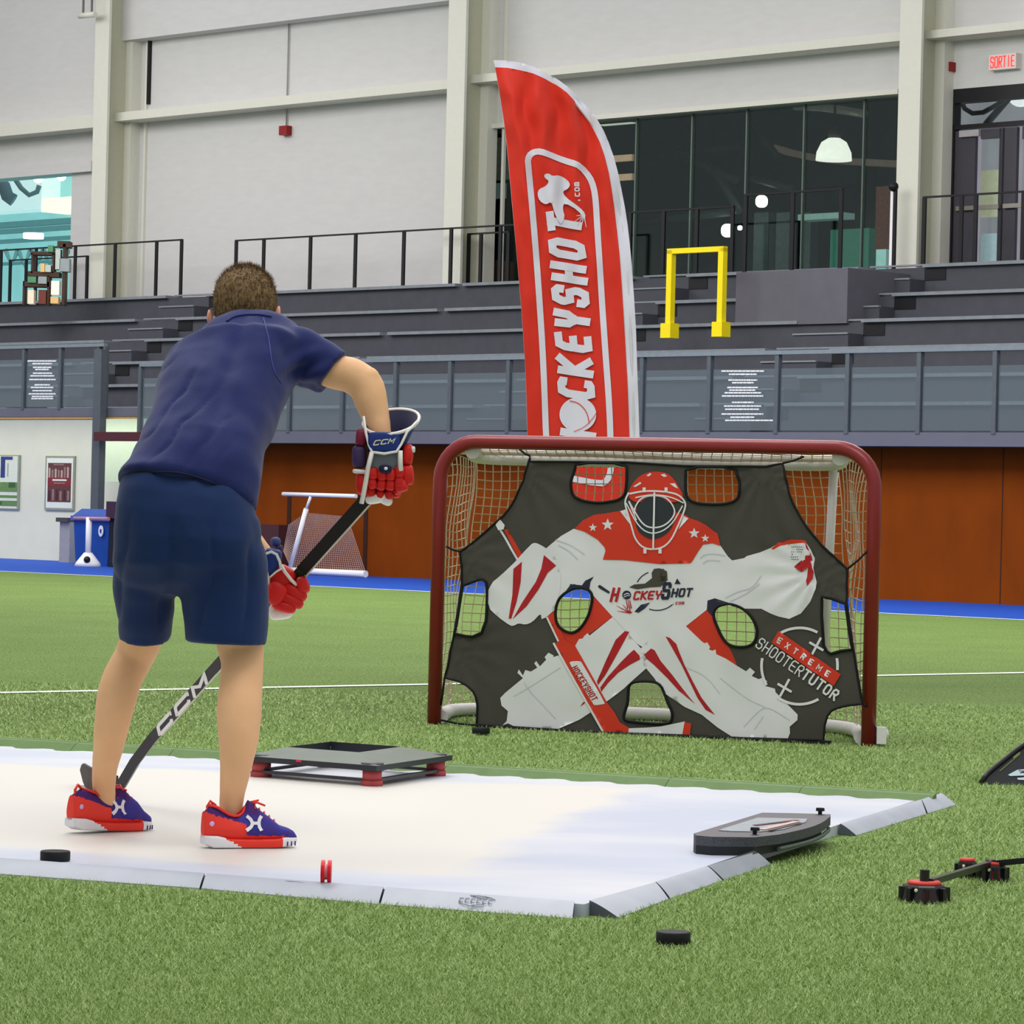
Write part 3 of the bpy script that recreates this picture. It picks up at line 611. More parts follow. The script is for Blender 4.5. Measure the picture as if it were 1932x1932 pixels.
tag(mb.build('corner_pole', [m_white, m_blk]), 'black and white pole left of the right column', 'pole')
# yellow frame
yf = thing('yellow_frame', 'bright yellow upright frame standing on the aisle steps beside the flag', 'frame', wp(WS(1312, 638, 2.3)[0], 2.3, WS(1312, 638, 2.3)[1]))
t = 2.62 - .35
a = wp(WS(1263, 638, t)[0], t, WS(1263, 638, t)[1]); b = wp(WS(1360, 636, t)[0], t, WS(1360, 636, t)[1]); ztp = WS(1363, 465, t)[1]
mb = MB(); r = .045
for p in (a, b): mb = MB(); mb.wbox(p.dot(EW) - r, p.dot(EW) + r, t - r, t + r, a.z + .1, ztp - .02); mb.build('upright', m_yel, yf)
mb = MB(); mb.wbox(a.dot(EW) - r, b.dot(EW) + r, t - r, t + r, ztp - .07, ztp); mb.build('crossbar', m_yel, yf)
for p in (a, b): mb = MB(); mb.wbox(p.dot(EW) - .09, p.dot(EW) + .09, t - .09, t + .09, a.z, a.z + .2); mb.build('foot_block', m_yel, yf)
# ================================================================ things along the lower wall
def poster(px0, py0, px1, py1, label, paint):
    t = .88; s0, z1 = WS(px0, py0, t); s1, _ = WS(px1, py0, t); z0 = WS(px0, py1, t)[1]
    p = thing('framed_poster', label, 'poster', wp((s0 + s1) / 2, t, z0), None)
    mb = MB(); mb.wbox(s0, s1, t - .01, t + .02, z0, z1); mb.build('poster_frame', mk('grey_green_frame', (150, 155, 138), .4), p)
    mb = MB(); w_, h_ = s1 - s0, z1 - z0
    fr = []
    def r(u0, v0, u1, v1, mi, lay): mb.wbox(s0 + w_ * u0, s0 + w_ * u1, t - .012 - .002 * lay, t - .008, z0 + h_ * (1 - v1), z0 + h_ * (1 - v0), mi)
    cols = paint(r); mb.build('poster_sheet', [mk('poster_ink_%d_%d_%d' % c, c, .6, var=.25 if c[0] < 200 else .03, scale=30) for c in cols], p)
def p1(r):
    rr = random.Random(3)
    r(.05, .04, .95, .96, 0, 0); r(.1, .13, .9, .85, 1, 1)
    for i in range(7): x = .13 + i * .105; r(x, .2 + rr.random() * .1, x + .06, .4, (2, 3)[i % 2], 2)
    r(.1, .41, .9, .55, 4, 2); r(.27, .43, .75, .46, 0, 3); r(.32, .49, .7, .51, 3, 3)
    for i in range(6): x = .13 + i * .13; r(x, .6 + rr.random() * .05, x + .07, .82, (5, 3)[i % 2], 2)
    r(.3, .15, .65, .17, 3, 3)
    return [(232, 236, 226), (96, 56, 56), (190, 160, 150), (150, 120, 112), (132, 40, 48), (70, 34, 52)]
poster(87, 860, 142, 962, 'framed dark red poster of players hanging on the cream wall', p1)
def p2(r):
    r(.05, .02, .95, .98, 0, 0); r(.45, .03, .58, .42, 1, 1); r(.45, .03, .8, .09, 1, 2); r(.05, .5, .95, .68, 2, 1); r(.15, .52, .35, .62, 3, 2); r(.7, .5, .9, .6, 3, 2)
    r(.05, .74, .95, .79, 2, 1); r(.05, .84, .95, .94, 2, 1); r(.3, .86, .5, .92, 3, 2); r(.65, .15, .68, .4, 4, 1)
    return [(220, 226, 210), (44, 62, 120), (104, 140, 84), (60, 96, 58), (150, 160, 150)]
poster(-25, 858, 38, 960, 'framed green and white poster cut by the left picture edge', p2)
# blue recycling bin, grey bin
m_bin = mk('blue_bin_plastic', (16, 72, 160), .45, var=.1, scale=4)
def gp(px, py, t, z=None): s, zz = WS(px, py, t); return wp(s, t, zz if z is None else z)
tB = -.95
bn = thing('recycling_bin', 'large blue recycling bin with white round emblem by the cream wall', 'bin', gp(172, 1058, tB, 0))
s0 = WS(139, 1050, tB)[0]; s1 = WS(207, 1050, tB)[0]; zt = WS(170, 976, tB)[1]; zt2 = WS(170, 964, tB)[1]
mb = MB(); i_ = .05; mb.hexa([wp(s0 + i_, tB, 0), wp(s1 - i_, tB, 0), wp(s1 - i_, tB + .55, 0), wp(s0 + i_, tB + .55, 0), wp(s0, tB - .02, zt), wp(s1, tB - .02, zt), wp(s1, tB + .6, zt), wp(s0, tB + .6, zt)]); mb.build('bin_body', m_bin, bn)
mb = MB(); mb.hexa([wp(s0 - .02, tB - .05, zt), wp(s1 + .02, tB - .05, zt), wp(s1 + .02, tB + .62, zt), wp(s0 - .02, tB + .62, zt), wp(s0 + .1, tB + .05, zt2 + .03), wp(s1 - .1, tB + .05, zt2 + .03), wp(s1 - .1, tB + .52, zt2 + .03), wp(s0 + .1, tB + .52, zt2 + .03)]); mb.wbox(s0 - .02, s1 + .02, tB - .06, tB - .04, zt - .05, zt + .02, 1); mb.build('bin_lid', [m_bin, mk('bin_rim', (70, 90, 190), .4)], bn)
c = gp(191, 1002, tB - .03); R = Matrix((EW, V((0, 0, 1)), -NW)).transposed()
mb = MB(); mb.cyl(c, .055, .01, 20, 0, R=R @ Matrix.Diagonal((1, 1.5, 1))); mb.cyl(c, .022, .014, 8, 1, R=R @ Matrix.Diagonal((1, 1.5, 1))); mb.build('emblem', [m_white, m_bin], bn, label='white oval emblem')
mb = MB(); s0 = WS(126, 1050, .3)[0]; s1 = WS(145, 1050, .3)[0]; mb.wbox(s0, s1, .15, .75, 0, WS(135, 985, .3)[1]); mb.wbox(s0 - .04, s1, .1, .8, WS(135, 985, .3)[1], WS(135, 977, .3)[1], 1)
tag(mb.build('waste_bin', [mk('grey_bin', (150, 150, 156), .5), mk('dark_lid', (70, 66, 66), .5)]), 'narrow grey waste bin partly behind the blue bin', 'bin')
ws = thing('white_stand', 'white post on a flared foot in front of the blue bin', 'stand', gp(166, 1060, -1.3, 0)); c = gp(166, 1060, -1.3, 0)
zz = WS(166, 976, -1.3)[1]
mb = MB(); mb.tube([c + V((0, 0, .1)), c + V((0, 0, zz))], .045, 8); mb.build('post', m_white, ws)
mb = MB(); mb.loft([[c + V((r * math.cos(a), r * math.sin(a) * .7, h)) for a in [2 * math.pi * k / 12 for k in range(12)]] for r, h in ((.2, 0), (.18, .05), (.06, .2))]); mb.sph(c + V((0, -.12, .1)), .05, 1, 8, 6); mb.build('foot', [m_white, m_blk], ws)
mb = MB(); a = gp(140, 978, -1.3); b = gp(205, 979, -1.3); mb.tube([a, b], .03, 8); mb.build('crossbar', mk('faded_red_white', (170, 130, 150), .5), ws)
# dark chair-like bag at the hip
mb = MB(); s0 = WS(206, 1000, -1.2)[0]; s1 = WS(250, 1000, -1.2)[0]; mb.wbox(s0, s1, -1.2, -.8, .0, WS(206, 978, -1.2)[1], 0); mb.wbox(s0 - .02, s1, -1.25, -1.1, WS(206, 978, -1.2)[1], WS(206, 946, -1.2)[1], 1); tag(mb.build('folding_chair', [mk('navy_black', (22, 22, 34), .6), mk('maroon_cloth', (60, 34, 60), .7)]), 'dark folded chair half hidden behind the shorts at left', 'chair')
mb = MB(); s0 = WS(490, 1030, -.3)[0]; s1 = WS(530, 1030, -.3)[0]; mb.wbox(s0, s1, -.35, -.05, 0, WS(520, 990, -.3)[1]); tag(mb.build('wooden_crate', mk('dark_maroon_box', (70, 36, 40), .7)), 'dark maroon box against the orange wall behind the lower glove', 'box')
# far practice goal
fg = thing('practice_goal', 'small white goal with net standing sideways against the orange wall', 'goal', gp(620, 1086, -.75, 0))
TP = -.75
def wg(x, y, dt=0): return gp(x, y, TP + dt)
bA = gp(548, 1078, TP, .05); bB = gp(690, 1086, TP, .05)
mb = MB(); mb.tube([wg(534, 932), wg(672, 936)], .03, 8); mb.build('top_bar', m_white, fg)
mb = MB(); mb.tube([wg(587, 935), wg(578, 960)], .022, 8, cap=True); mb.tube([wg(578, 960), wg(548, 1072)], .038, 8); mb.build('side_post', m_white, fg)
mb = MB(); mb.tube([bA, bB], .05, 8); mb.build('base_bar', m_white, fg)
m_fn = mk('greyish_net_cord', (190, 160, 146), .8)
mb = MB()
def quadnet(mb, A, B, C, D, nu, nv, r, sag=0, nrm=V((0, 0, 0)), mi=0, seg=6, jit=0):
    """A-B top, D-C bottom"""
    def P(u, v):
        p = (A * (1 - u) + B * u) * (1 - v) + (D * (1 - u) + C * u) * v
        q = p + nrm * (sag * math.sin(math.pi * u) * math.sin(math.pi * v))
        if jit: q = q + noise.noise_vector(p * 3.1) * jit
        return q
    for i in range(nu + 1): mb.tube([P(i / nu, k / seg) for k in range(seg + 1)], r, 3, mi, cap=False, smooth=False)
    for j in range(nv + 1): mb.tube([P(k / seg, j / nv) for k in range(seg + 1)], r, 3, mi, cap=False, smooth=False)
quadnet(mb, wg(578, 968), wg(655, 975), wg(690, 1082), wg(550, 1074), 34, 26, .005)
quadnet(mb, wg(545, 990, .2), wg(578, 968), wg(550, 1074), wg(535, 1040, .2), 8, 20, .005)
mb.build('net', m_fn, fg)

l = bpy.data.lights.new('under_stand_lamp', 'AREA'); l.shape = 'RECTANGLE'; l.size = 12; l.size_y = .5; l.energy = 105; l.color = (1, .99, .9)
o = bpy.data.objects.new('under_stand_lamp', l); COL.objects.link(o); o.location = wp(sL - 5, -.1, 2.15); o.rotation_euler = (math.radians(35), 0, -AW)
# ================================================================ hockey goal
GL_, GR_ = G(819, 1366), G(1638, 1407)
gx = (GR_ - GL_); GWd = gx.length; gx.normalize(); gn = V((gx.y, -gx.x, 0))       # gn points to the camera side
if gn.y > 0: gn = -gn
gb_ = V((.06, .998, 0))
m_gred = mk('dark_red_goal_steel', (132, 28, 32), .3, var=.06, spec=.5)
m_gwh = mk('white_padded_tube', (226, 224, 222), .5, var=.05, bump=.2, bscale=30)
m_net = mk('cream_net_cord', (206, 188, 164), .8, var=.1)
m_rope = mk('black_elastic_cord', (12, 13, 16), .7)
goal = thing('hockey_goal', 'dark red hockey goal with white net and back bars on the turf', 'goal', (GL_ + GR_) / 2)
H = 1.243; rb = .17
def gp_(x, d, z): return GL_ + gx * x + gb_ * d + V((0, 0, z))
path = [gp_(0, 0, 0), gp_(0, 0, H - rb)]
for k in range(1, 9): a = math.pi / 2 * k / 8; path.append(gp_(rb - rb * math.cos(a), 0, H - rb + rb * math.sin(a)))
path.append(gp_(GWd * .5, 0, H))
for k in range(0, 9): a = math.pi / 2 * k / 8; path.append(gp_(GWd - rb + rb * math.sin(a), 0, H - rb + rb * math.cos(a)))
path += [gp_(GWd, 0, 0)]
mb = MB(); mb.tube(path, .031, 16); mb.build('front_frame', m_gred, goal, label='dark red posts and crossbar')
def rnd_path(pts, r, n=5):
    out = [pts[0]]
    for i in range(1, len(pts) - 1):
        a, b, c = pts[i - 1], pts[i], pts[i + 1]; d1 = (a - b); d2 = (c - b); r1 = min(r, d1.length * .45, d2.length * .45)
        p = b + d1.normalized() * r1; q = b + d2.normalized() * r1
        for k in range(n + 1): t = k / n; out.append(p * (1 - t) ** 2 + b * 2 * t * (1 - t) + q * t * t)
    out.append(pts[-1]); return out
TD = .50; BD = 1.05; HB = 1.195
mb = MB(); mb.tube(rnd_path([gp_(.15, .03, HB + .01), gp_(.13, TD, HB - .01), gp_(GWd - .13, TD, HB - .01), gp_(GWd - .15, .03, HB + .01)], .22, 7), .036, 12); mb.build('top_back_bar', m_gwh, goal, label='white padded top bar')
mb = MB(); mb.tube(rnd_path([gp_(.03, .04, .03), gp_(.02, BD * .7, .03), gp_(GWd * .5, BD, .03), gp_(GWd - .02, BD * .7, .03), gp_(GWd - .03, .04, .03)], .4, 7), .03, 12); mb.build('base_bar', m_gwh, goal, label='white base bar')
for x in (GWd - .16,):
    mb = MB(); mb.tube([gp_(x, TD, HB - .02), gp_(x + (.02 if x < 1 else -.02), BD * .82, .04)], .02, 10); mb.build('back_stay', m_gwh, goal, label='white back stay')
for x in (.0, GWd): mb = MB(); mb.box(gp_(x + (.03 if x else -.0), .09, .035), (.05, .1, .07)); mb.build('frame_joint', m_gwh if x else m_gred, goal)
mb = MB(); mb.box(gp_(GWd + .055, .02, .045), (.04, .05, .07)); mb.sph(gp_(GWd + .06, .03, .05), .03, 0, 10, 8); mb.build('net_bundle', m_gwh, goal)
def coons(P, nu, nv, r, seg, mb):
    for i in range(nu + 1): mb.tube([P(i / nu, k / seg) for k in range(seg + 1)], r, 3, 0, cap=False, smooth=False)
    for j in range(nv + 1): mb.tube([P(k / seg, j / nv) for k in range(seg + 1)], r, 3, 0, cap=False, smooth=False)
def jit(p, s=.02, f=3.5): return p + noise.noise_vector(p * f) * s
def back(u, v):
    sx = .14 + (GWd - .28) * u; a = gp_(sx, TD + .02, HB - .03)
    curve = math.sin(math.pi * u) ** .6; b = gp_(.02 + (GWd - .04) * u, BD * .72 + BD * .3 * curve, .02)
    p = a.lerp(b, v); return jit(p + gb_ * .06 * math.sin(math.pi * v))
def side(x0, sgn):
    def f(u, v):
        a = gp_(x0 + sgn * (.02 + .10 * u), .03 + (TD - .03) * u, HB - .01); b = gp_(x0 + sgn * .01, .03 + BD * .7 * u, .02)
        return jit(a.lerp(b, v) + gx * (-sgn) * -.03 * math.sin(math.pi * v) * math.sin(math.pi * u), .03, 4)
    return f
mb = MB(); coons(back, 42, 28, .0028, 22, mb); coons(side(0, 1), 9, 28, .0028, 18, mb); coons(side(GWd, -1), 9, 28, .0028, 18, mb)
def top(u, v): return jit(gp_(.05 + (GWd - .1) * u, .02 + (TD - .04) * v, HB + .03 - .03 * v - .015 * math.sin(math.pi * v)), .012)
coons(top, 42, 12, .0028, 16, mb); n_ = mb.build('net', m_net, goal); n_['kind'] = 'stuff'
mb = MB()
for k in range(44): x = .14 + (GWd - .28) * k / 43; mb.tube([gp_(x, TD - .035, HB - .01), gp_(x, TD, HB + .026), gp_(x, TD + .035, HB - .01), gp_(x, TD, HB - .046), gp_(x, TD - .035, HB - .01)], .003, 4, cap=False)
mb.build('net_lacing', m_rope, goal)
# ================================================================ printed shooting target in the goal mouth
pl0 = gp_(0, -.045, 0)
def PF(px, py, off):
    r = ray(px, py); k = (pl0 - V((0, 0, CH))).dot(gn) / r.dot(gn); p = V((0, 0, CH)) + r * k
    a = (p - GL_).dot(gx); z = p.z
    # folds radiating from the upper corners and the side ties, soft billow elsewhere
    w_ = .010 * noise.noise(V((a * 2.2, z * 2.2, 3))) + .004 * noise.noise(V((a * 7 + z * 3, z * 6, 7)))
    for cx, cz, rad in ((.40, 1.15, .5), (1.50, 1.15, .5), (.12, .75, .3), (1.74, .72, .35), (.10, .35, .3)):
        d = math.hypot(a - cx, z - cz); an = math.atan2(z - cz, a - cx)
        if d < rad: w_ += .006 * math.sin(an * 15) * (1 - d / rad) * min(1, d / .06)
    return p + gn * (off + w_)
A_ = lambda x, y: (780 + x / 4.025, 800 + y / 4.025)
B_ = lambda x, y: (1220 + x / 4.025, 800 + y / 4.025)
C_ = lambda x, y: (780 + x / 4.025, 1120 + y / 4.025)
D_ = lambda x, y: (1220 + x / 4.025, 1120 + y / 4.025)
def mp_(f, *a): return [f(a[i], a[i + 1]) for i in range(0, len(a), 2)]
outer = (mp_(A_, 888, 243, 893, 285, 1238, 287, 1623, 290) + mp_(B_, 290, 318, 675, 320, 905, 322, 1030, 298, 1045, 360, 1062, 430, 1085, 520, 1112, 595, 1140, 650, 1170, 705, 1215, 775, 1262, 838, 1310, 895, 1355, 945, 1450, 1030, 1525, 1102, 1522, 1180, 1522, 1355, 1545, 1530, 1573, 1712)
         + mp_(D_, 1600, 600, 1640, 838, 1560, 845, 1500, 855, 1440, 872, 1405, 890, 1375, 930, 1355, 1000, 1345, 1112, 1100, 1106, 700, 1095, 0, 1074)
         + mp_(C_, 1440, 1055, 1100, 1042, 700, 1030, 480, 1014, 486, 960, 490, 850, 480, 790, 460, 745, 420, 705, 370, 675, 330, 660, 240, 638, 262, 560, 285, 440)
         + mp_(A_, 312, 1600, 340, 1420, 368, 1215, 366, 1080, 358, 968, 400, 940, 450, 903, 540, 825, 620, 755, 685, 698, 730, 640, 765, 585, 800, 515, 832, 445, 852, 380, 872, 315))
h1 = smooth(mp_(A_, 1242, 294, 1225, 360, 1205, 410, 1197, 480, 1212, 545, 1260, 572, 1310, 588, 1410, 600, 1500, 588, 1560, 575, 1600, 545, 1615, 500, 1620, 400, 1618, 296), 1)
h2 = smooth(mp_(B_, 302, 326, 300, 430, 303, 535, 330, 580, 400, 605, 540, 612, 640, 600, 690, 570, 705, 540, 712, 480, 700, 415, 672, 328), 1)
h3 = mp_(A_, 376, 1228, 440, 1205, 500, 1182, 530, 1178, 556, 1200, 562, 1260, 558, 1400, 552, 1500, 522, 1585, 455, 1614, 390, 1608, 322, 1590, 345, 1450, 360, 1340)
h4 = smooth(mp_(A_, 1190, 1260, 1240, 1243, 1310, 1248, 1350, 1275, 1360, 1320, 1350, 1390, 1325, 1470, 1275, 1550, 1215, 1590, 1150, 1572, 1095, 1525, 1080, 1440, 1095, 1350, 1130, 1300), 2)
h5 = smooth(mp_(B_, 512, 1425, 540, 1385, 600, 1366, 660, 1370, 740, 1405, 800, 1465, 838, 1545, 838, 1610, 815, 1665, 770, 1690, 690, 1695, 620, 1675, 575, 1620, 540, 1540, 515, 1480), 2)
h6 = mp_(B_, 1332, 1312, 1400, 1325, 1512, 1365, 1535, 1530, 1562, 1712, 1480, 1722, 1400, 1745, 1370, 1725, 1345, 1680, 1340, 1600, 1330, 1450)
h7 = smooth(mp_(C_, 1640, 700, 1670, 672, 1750, 664, 1840, 670, 1885, 700, 1910, 760, 1935, 830, 1968, 895, 1968, 950, 1950, 982, 1880, 990, 1771, 984, 1690, 975, 1615, 965, 1598, 940, 1610, 890, 1632, 830, 1636, 760), 1)
holes = [h1, h2, h3, h4, h5, h6, h7]
target = thing('shooting_target', 'black fabric target printed with a white and red goalie, hung in the goal mouth', 'target', gp_(GWd / 2, -.06, 0))
K = dict(dark=0, white=1, red=2, grey=3, navy=4, pale=5, deep=6, olive=7)
mats = [mk('dark_grey_mesh_cloth', (72, 70, 64), .8, var=.12, scale=5, bump=.15, bscale=200), mk('printed_white', (226, 226, 230), .6, var=.05, scale=5), mk('printed_red', (212, 56, 34), .6, var=.05, scale=6),
        mk('printed_mask_grey', (44, 52, 56), .6), mk('printed_navy', (40, 42, 62), .6), mk('printed_pale_grey', (202, 204, 212), .6), mk('printed_deep_red', (178, 30, 38), .6), mk('printed_olive', (74, 70, 62), .6)]
pr = Print(PF, 8, .0011)
pr.poly(outer, K['dark'], 0, holes); pr.clip = holes
P = lambda pts, c, l: pr.poly(pts, K[c], l)
# red trousers behind the pads
P(mp_(A_, 1360, 1300, 1515, 1465, 1330, 1600, 1235, 1690) + mp_(C_, 1290, 560, 1440, 760, 1240, 500, 1150, 345, 1105, 300, 1020, 165, 1080, 120) , 'red', 1)
P(mp_(B_, 300, 1535, 460, 1410, 520, 1480, 560, 1600, 610, 1670, 650, 1740, 685, 1832, 600, 1790, 460, 1720, 360, 1620), 'red', 1)
# jersey, arms
body = (mp_(A_, 1005, 945, 1120, 850, 1215, 795, 1300, 815, 1400, 870, 1455, 935, 1460, 965, 1440, 1030, 1600, 1030, 1871, 1058) + mp_(B_, 330, 1055, 345, 1045, 400, 955, 430, 912, 500, 900, 560, 922, 620, 1008, 650, 1036, 740, 1018, 760, 1003, 860, 975, 945, 940, 1000, 905, 1100, 880, 1200, 885, 1250, 955, 1282, 1030, 1265, 1090, 1290, 1200, 1285, 1252, 1240, 1350, 1170, 1440, 1082, 1480, 1000, 1462, 940, 1438, 870, 1403, 740, 1402, 640, 1362, 520, 1323, 465, 1340, 460, 1410, 300, 1535, 180, 1640, 90, 1720)
        + mp_(C_, 1780, 430, 1700, 380, 1515, 177, 1370, 20) + mp_(A_, 1340, 1255, 1220, 1215, 1190, 1225, 1140, 1290, 1085, 1400, 1075, 1412, 1010, 1470, 975, 1482, 968, 1430, 900, 1300, 950, 1100))
P(body, 'white', 2)
blk = smooth(mp_(A_, 565, 1232, 730, 1092, 890, 915, 920, 900, 960, 915, 1010, 945, 1085, 1010, 1130, 1200, 1075, 1410, 1010, 1470, 975, 1480, 970, 1435, 905, 1505, 850, 1525, 800, 1512, 765, 1532, 735, 1532, 640, 1462, 565, 1392), 1)
P(blk, 'white', 3)
P(mp_(A_, 760, 1100, 825, 1045, 815, 1200, 785, 1350, 745, 1478, 725, 1478, 752, 1300), 'deep', 4)
P(mp_(A_, 990, 995, 1085, 1075, 1020, 1130, 950, 1260, 860, 1385, 755, 1482, 830, 1350, 930, 1200, 970, 1100), 'deep', 4)
# yoke
P(mp_(A_, 1225, 792, 1290, 730, 1370, 690, 1450, 680, 1570, 660, 1640, 640, 1871, 640) + mp_(B_, 300, 690, 330, 715, 400, 738, 450, 765, 505, 808, 540, 832, 562, 925, 500, 905, 430, 915, 400, 958, 345, 1048, 330, 1058, 100, 1063) + mp_(A_, 1600, 1033, 1440, 1030, 1460, 962, 1452, 935, 1400, 878, 1300, 818), 'red', 4)
for cx, cy, r, f in ((1477, 765, 48, A_), (1365, 787, 33, A_), (365, 830, 43, B_), (447, 868, 32, B_)):
    P([f(cx + (r if k % 2 == 0 else r * .42) * math.sin(math.pi * k / 5), cy - (r if k % 2 == 0 else r * .42) * math.cos(math.pi * k / 5)) for k in range(10)], 'white', 5)
# catching glove marks
P(mp_(B_, 945, 948, 1000, 900, 1100, 876, 1200, 883, 1222, 900, 1140, 905, 1020, 922, 965, 952), 'red', 3)
P(mp_(B_, 1200, 885, 1222, 930, 1255, 1010, 1270, 1090, 1262, 1170, 1220, 1230, 1212, 1190, 1228, 1085, 1175, 1125, 1118, 1085, 1185, 1025, 1222, 985, 1208, 930), 'deep', 3)
for i in range(6):
    for j in range(7 - i // 2): x = 1100 + j * 15 - i * 1.0 + (i % 2) * 6; y = 930 + i * 19; P(mp_(B_, x, y, x + 8, y, x + 7, y + 6, x - 1, y + 6), 'navy', 3) if x < 1200 - i * 8 else None
# soft fold marks printed on the jersey sleeves
for pts in (mp_(A_, 1080, 880, 1200, 920, 1300, 990), mp_(A_, 1100, 920, 1180, 960, 1250, 1030)): pr.stroke(smooth(pts, 2, False), 2.2, K['pale'], 3.2)
for pts in (mp_(B_, 410, 1020, 440, 990, 520, 985, 600, 1000), mp_(B_, 430, 1060, 470, 1030, 560, 1040), mp_(B_, 600, 1320, 700, 1270, 800, 1250, 870, 1150), mp_(B_, 640, 1345, 760, 1290, 860, 1210)): pr.stroke(smooth(pts, 2, False), 2.2, K['pale'], 3.2)
# dark shapes at the elbow holes
P(mp_(A_, 1190, 1215, 1280, 1225, 1305, 1190, 1370, 1158, 1345, 1200, 1335, 1262, 1300, 1250, 1240, 1243, 1185, 1262), 'navy', 3)
P(mp_(B_, 465, 1340, 525, 1325, 605, 1366, 545, 1380, 512, 1425, 515, 1475, 460, 1412), 'navy', 3)
# leg pads
padR = mp_(B_, 300, 1535, 420, 1650, 440, 1665, 462, 1658, 484, 1695, 475, 1712, 500, 1722, 525, 1712, 530, 1748, 600, 1780, 680, 1832) + mp_(D_, 755, 590, 785, 562, 822, 595, 798, 625, 850, 650, 882, 638, 915, 665, 905, 702, 940, 712, 975, 722, 980, 748, 1150, 918, 1148, 960, 1090, 1010, 1092, 1060, 1072, 1109, 660, 1092, 540, 1015, 420, 920, 290, 860, 130, 750, 60, 640, 0, 566, -40, 520, -60, 440, 60, 300)
P(padR, 'white', 3)
padL = mp_(C_, 1515, 178, 1340, 318, 1325, 300, 1300, 322, 1290, 340, 1262, 345, 1232, 398, 1300, 520, 1150, 500, 1110, 468, 1062, 482, 1068, 470, 1028, 448, 998, 482, 1010, 502, 962, 552, 934, 512, 918, 530, 942, 562, 892, 592, 850, 580, 832, 622, 800, 575, 790, 602, 832, 642, 700, 752, 662, 792, 672, 850, 720, 892, 712, 968, 680, 1000, 722, 985, 785, 1015, 850, 1012, 880, 1030, 960, 1032, 1100, 1027, 1260, 958, 1350, 900, 1480, 812, 1600, 722, 1690, 640, 1771, 568, 1790, 480)
P(padL, 'white', 3)
for pts in (mp_(C_, 1610, 283, 1642, 290, 1600, 370, 1540, 480, 1460, 620, 1405, 695, 1398, 665, 1460, 520, 1540, 350), mp_(C_, 1680, 425, 1722, 470, 1726, 500, 1650, 540, 1560, 600, 1480, 680, 1430, 745, 1422, 712, 1480, 630, 1580, 520, 1650, 450),
            mp_(C_, 1757, 462, 1808, 416, 1835, 430, 1880, 510, 1970, 620, 2030, 700, 2100, 790, 2142, 838, 2020, 740, 1930, 640, 1830, 540, 1770, 490), mp_(D_, 148, 325, 180, 335, 230, 382, 250, 440, 290, 540, 350, 660, 420, 790, 480, 868, 522, 920, 450, 882, 388, 790, 325, 660, 268, 540, 200, 415), mp_(C_, 1268, 858, 1290, 826, 1310, 818, 1300, 836)):
    P(pts, 'deep', 4)
for pts in (mp_(C_, 840, 670, 880, 740, 1000, 860, 1080, 950), mp_(C_, 760, 780, 900, 700, 1120, 560), mp_(D_, 560, 640, 760, 800, 900, 860), mp_(D_, 740, 1010, 860, 880, 930, 860, 1090, 960), mp_(D_, 820, 1030, 890, 930), mp_(D_, 300, 560, 450, 620, 560, 760)): pr.stroke(smooth(pts, 2, False), 1.6, K['pale'], 4)
# goalie stick
P(mp_(A_, 628, 765, 662, 722, 697, 768, 688, 800, 650, 808), 'white', 4)
P(mp_(A_, 686, 800, 716, 800, 822, 985, 800, 1028), 'red', 1); pr.stroke(mp_(A_, 662, 806, 792, 1035), 4, K['white'], 1)
P(mp_(C_, 1020, 172, 1070, 150, 1160, 350, 1108, 372), 'red', 4); pr.stroke(mp_(C_, 1018, 178, 1105, 362), 3.5, K['white'], 5)
P(mp_(C_, 1078, 375, 1150, 345, 1235, 398, 1470, 820, 1530, 900, 1572, 978, 1645, 1020, 1637, 1056, 1450, 1050), 'red', 5); pr.stroke(mp_(C_, 1068, 374, 1440, 1044), 4, K['white'], 6)
P(smooth(mp_(C_, 1190, 530, 1200, 513, 1272, 511, 1286, 525, 1462, 832, 1450, 838, 1385, 848, 1370, 840), 1), 'white', 6)
P(mp_(C_, 1640, 1022, 1771, 1017, 1880, 1008, 1980, 988, 2065, 970, 2048, 1072, 1771, 1068, 1637, 1055), 'white', 6); P(mp_(D_, 292, 974, 342, 985, 332, 1078, 274, 1072), 'red', 7)
o0 = C_(1203, 560); o1 = C_(1380, 842); dx, dy = o1[0] - o0[0], o1[1] - o0[1]; l_ = math.hypot(dx, dy); ux = (dx / l_, dy / l_); uy = (ux[1], -ux[0])
write(pr, 'HOCKEYSHOT', (o0[0] + ux[0] * 1, o0[1] + ux[1] * 1), ux, uy, 12, 6.2, 7.6, 2.0, K['deep'], 7, .1)
# helmet and cage
P(smooth(mp_(A_, 1632, 560, 1640, 500, 1672, 445, 1722, 392, 1790, 365, 1851, 360, 1931, 372, 1985, 420, 2020, 475, 2060, 545, 2020, 600, 1700, 600), 1), 'red', 5)
P(smooth(mp_(A_, 1690, 640, 1760, 560, 1831, 545, 1900, 560, 1970, 620, 1990, 740, 1940, 830, 1840, 880, 1760, 860, 1690, 790), 2), 'grey', 6)
P(mp_(A_, 1572, 662, 1618, 648, 1656, 770), 'white', 6); P(mp_(B_, 285, 698, 322, 716, 248, 800), 'white', 6)
for pts in (mp_(A_, 1672, 475, 1725, 440, 1735, 452, 1690, 478), mp_(A_, 1772, 392, 1800, 372, 1812, 382, 1790, 398), mp_(A_, 1880, 385, 1910, 378, 1930, 398, 1905, 402), mp_(B_, 180, 452, 220, 450, 245, 490, 215, 478)): P(pts, 'white', 6)
S = lambda f, w_, l, cl, *a: pr.stroke(smooth(mp_(f, *a), 2, cl), w_, K['white'], l, cl)
S(A_, 3.2, 7, False, 1640, 520, 1612, 575, 1612, 620, 1660, 770, 1690, 880, 1760, 950, 1881, 950, 1960, 890, 2012, 780, 2070, 640, 2072, 590, 2020, 535, 1930, 515, 1831, 508, 1740, 510, 1645, 530)
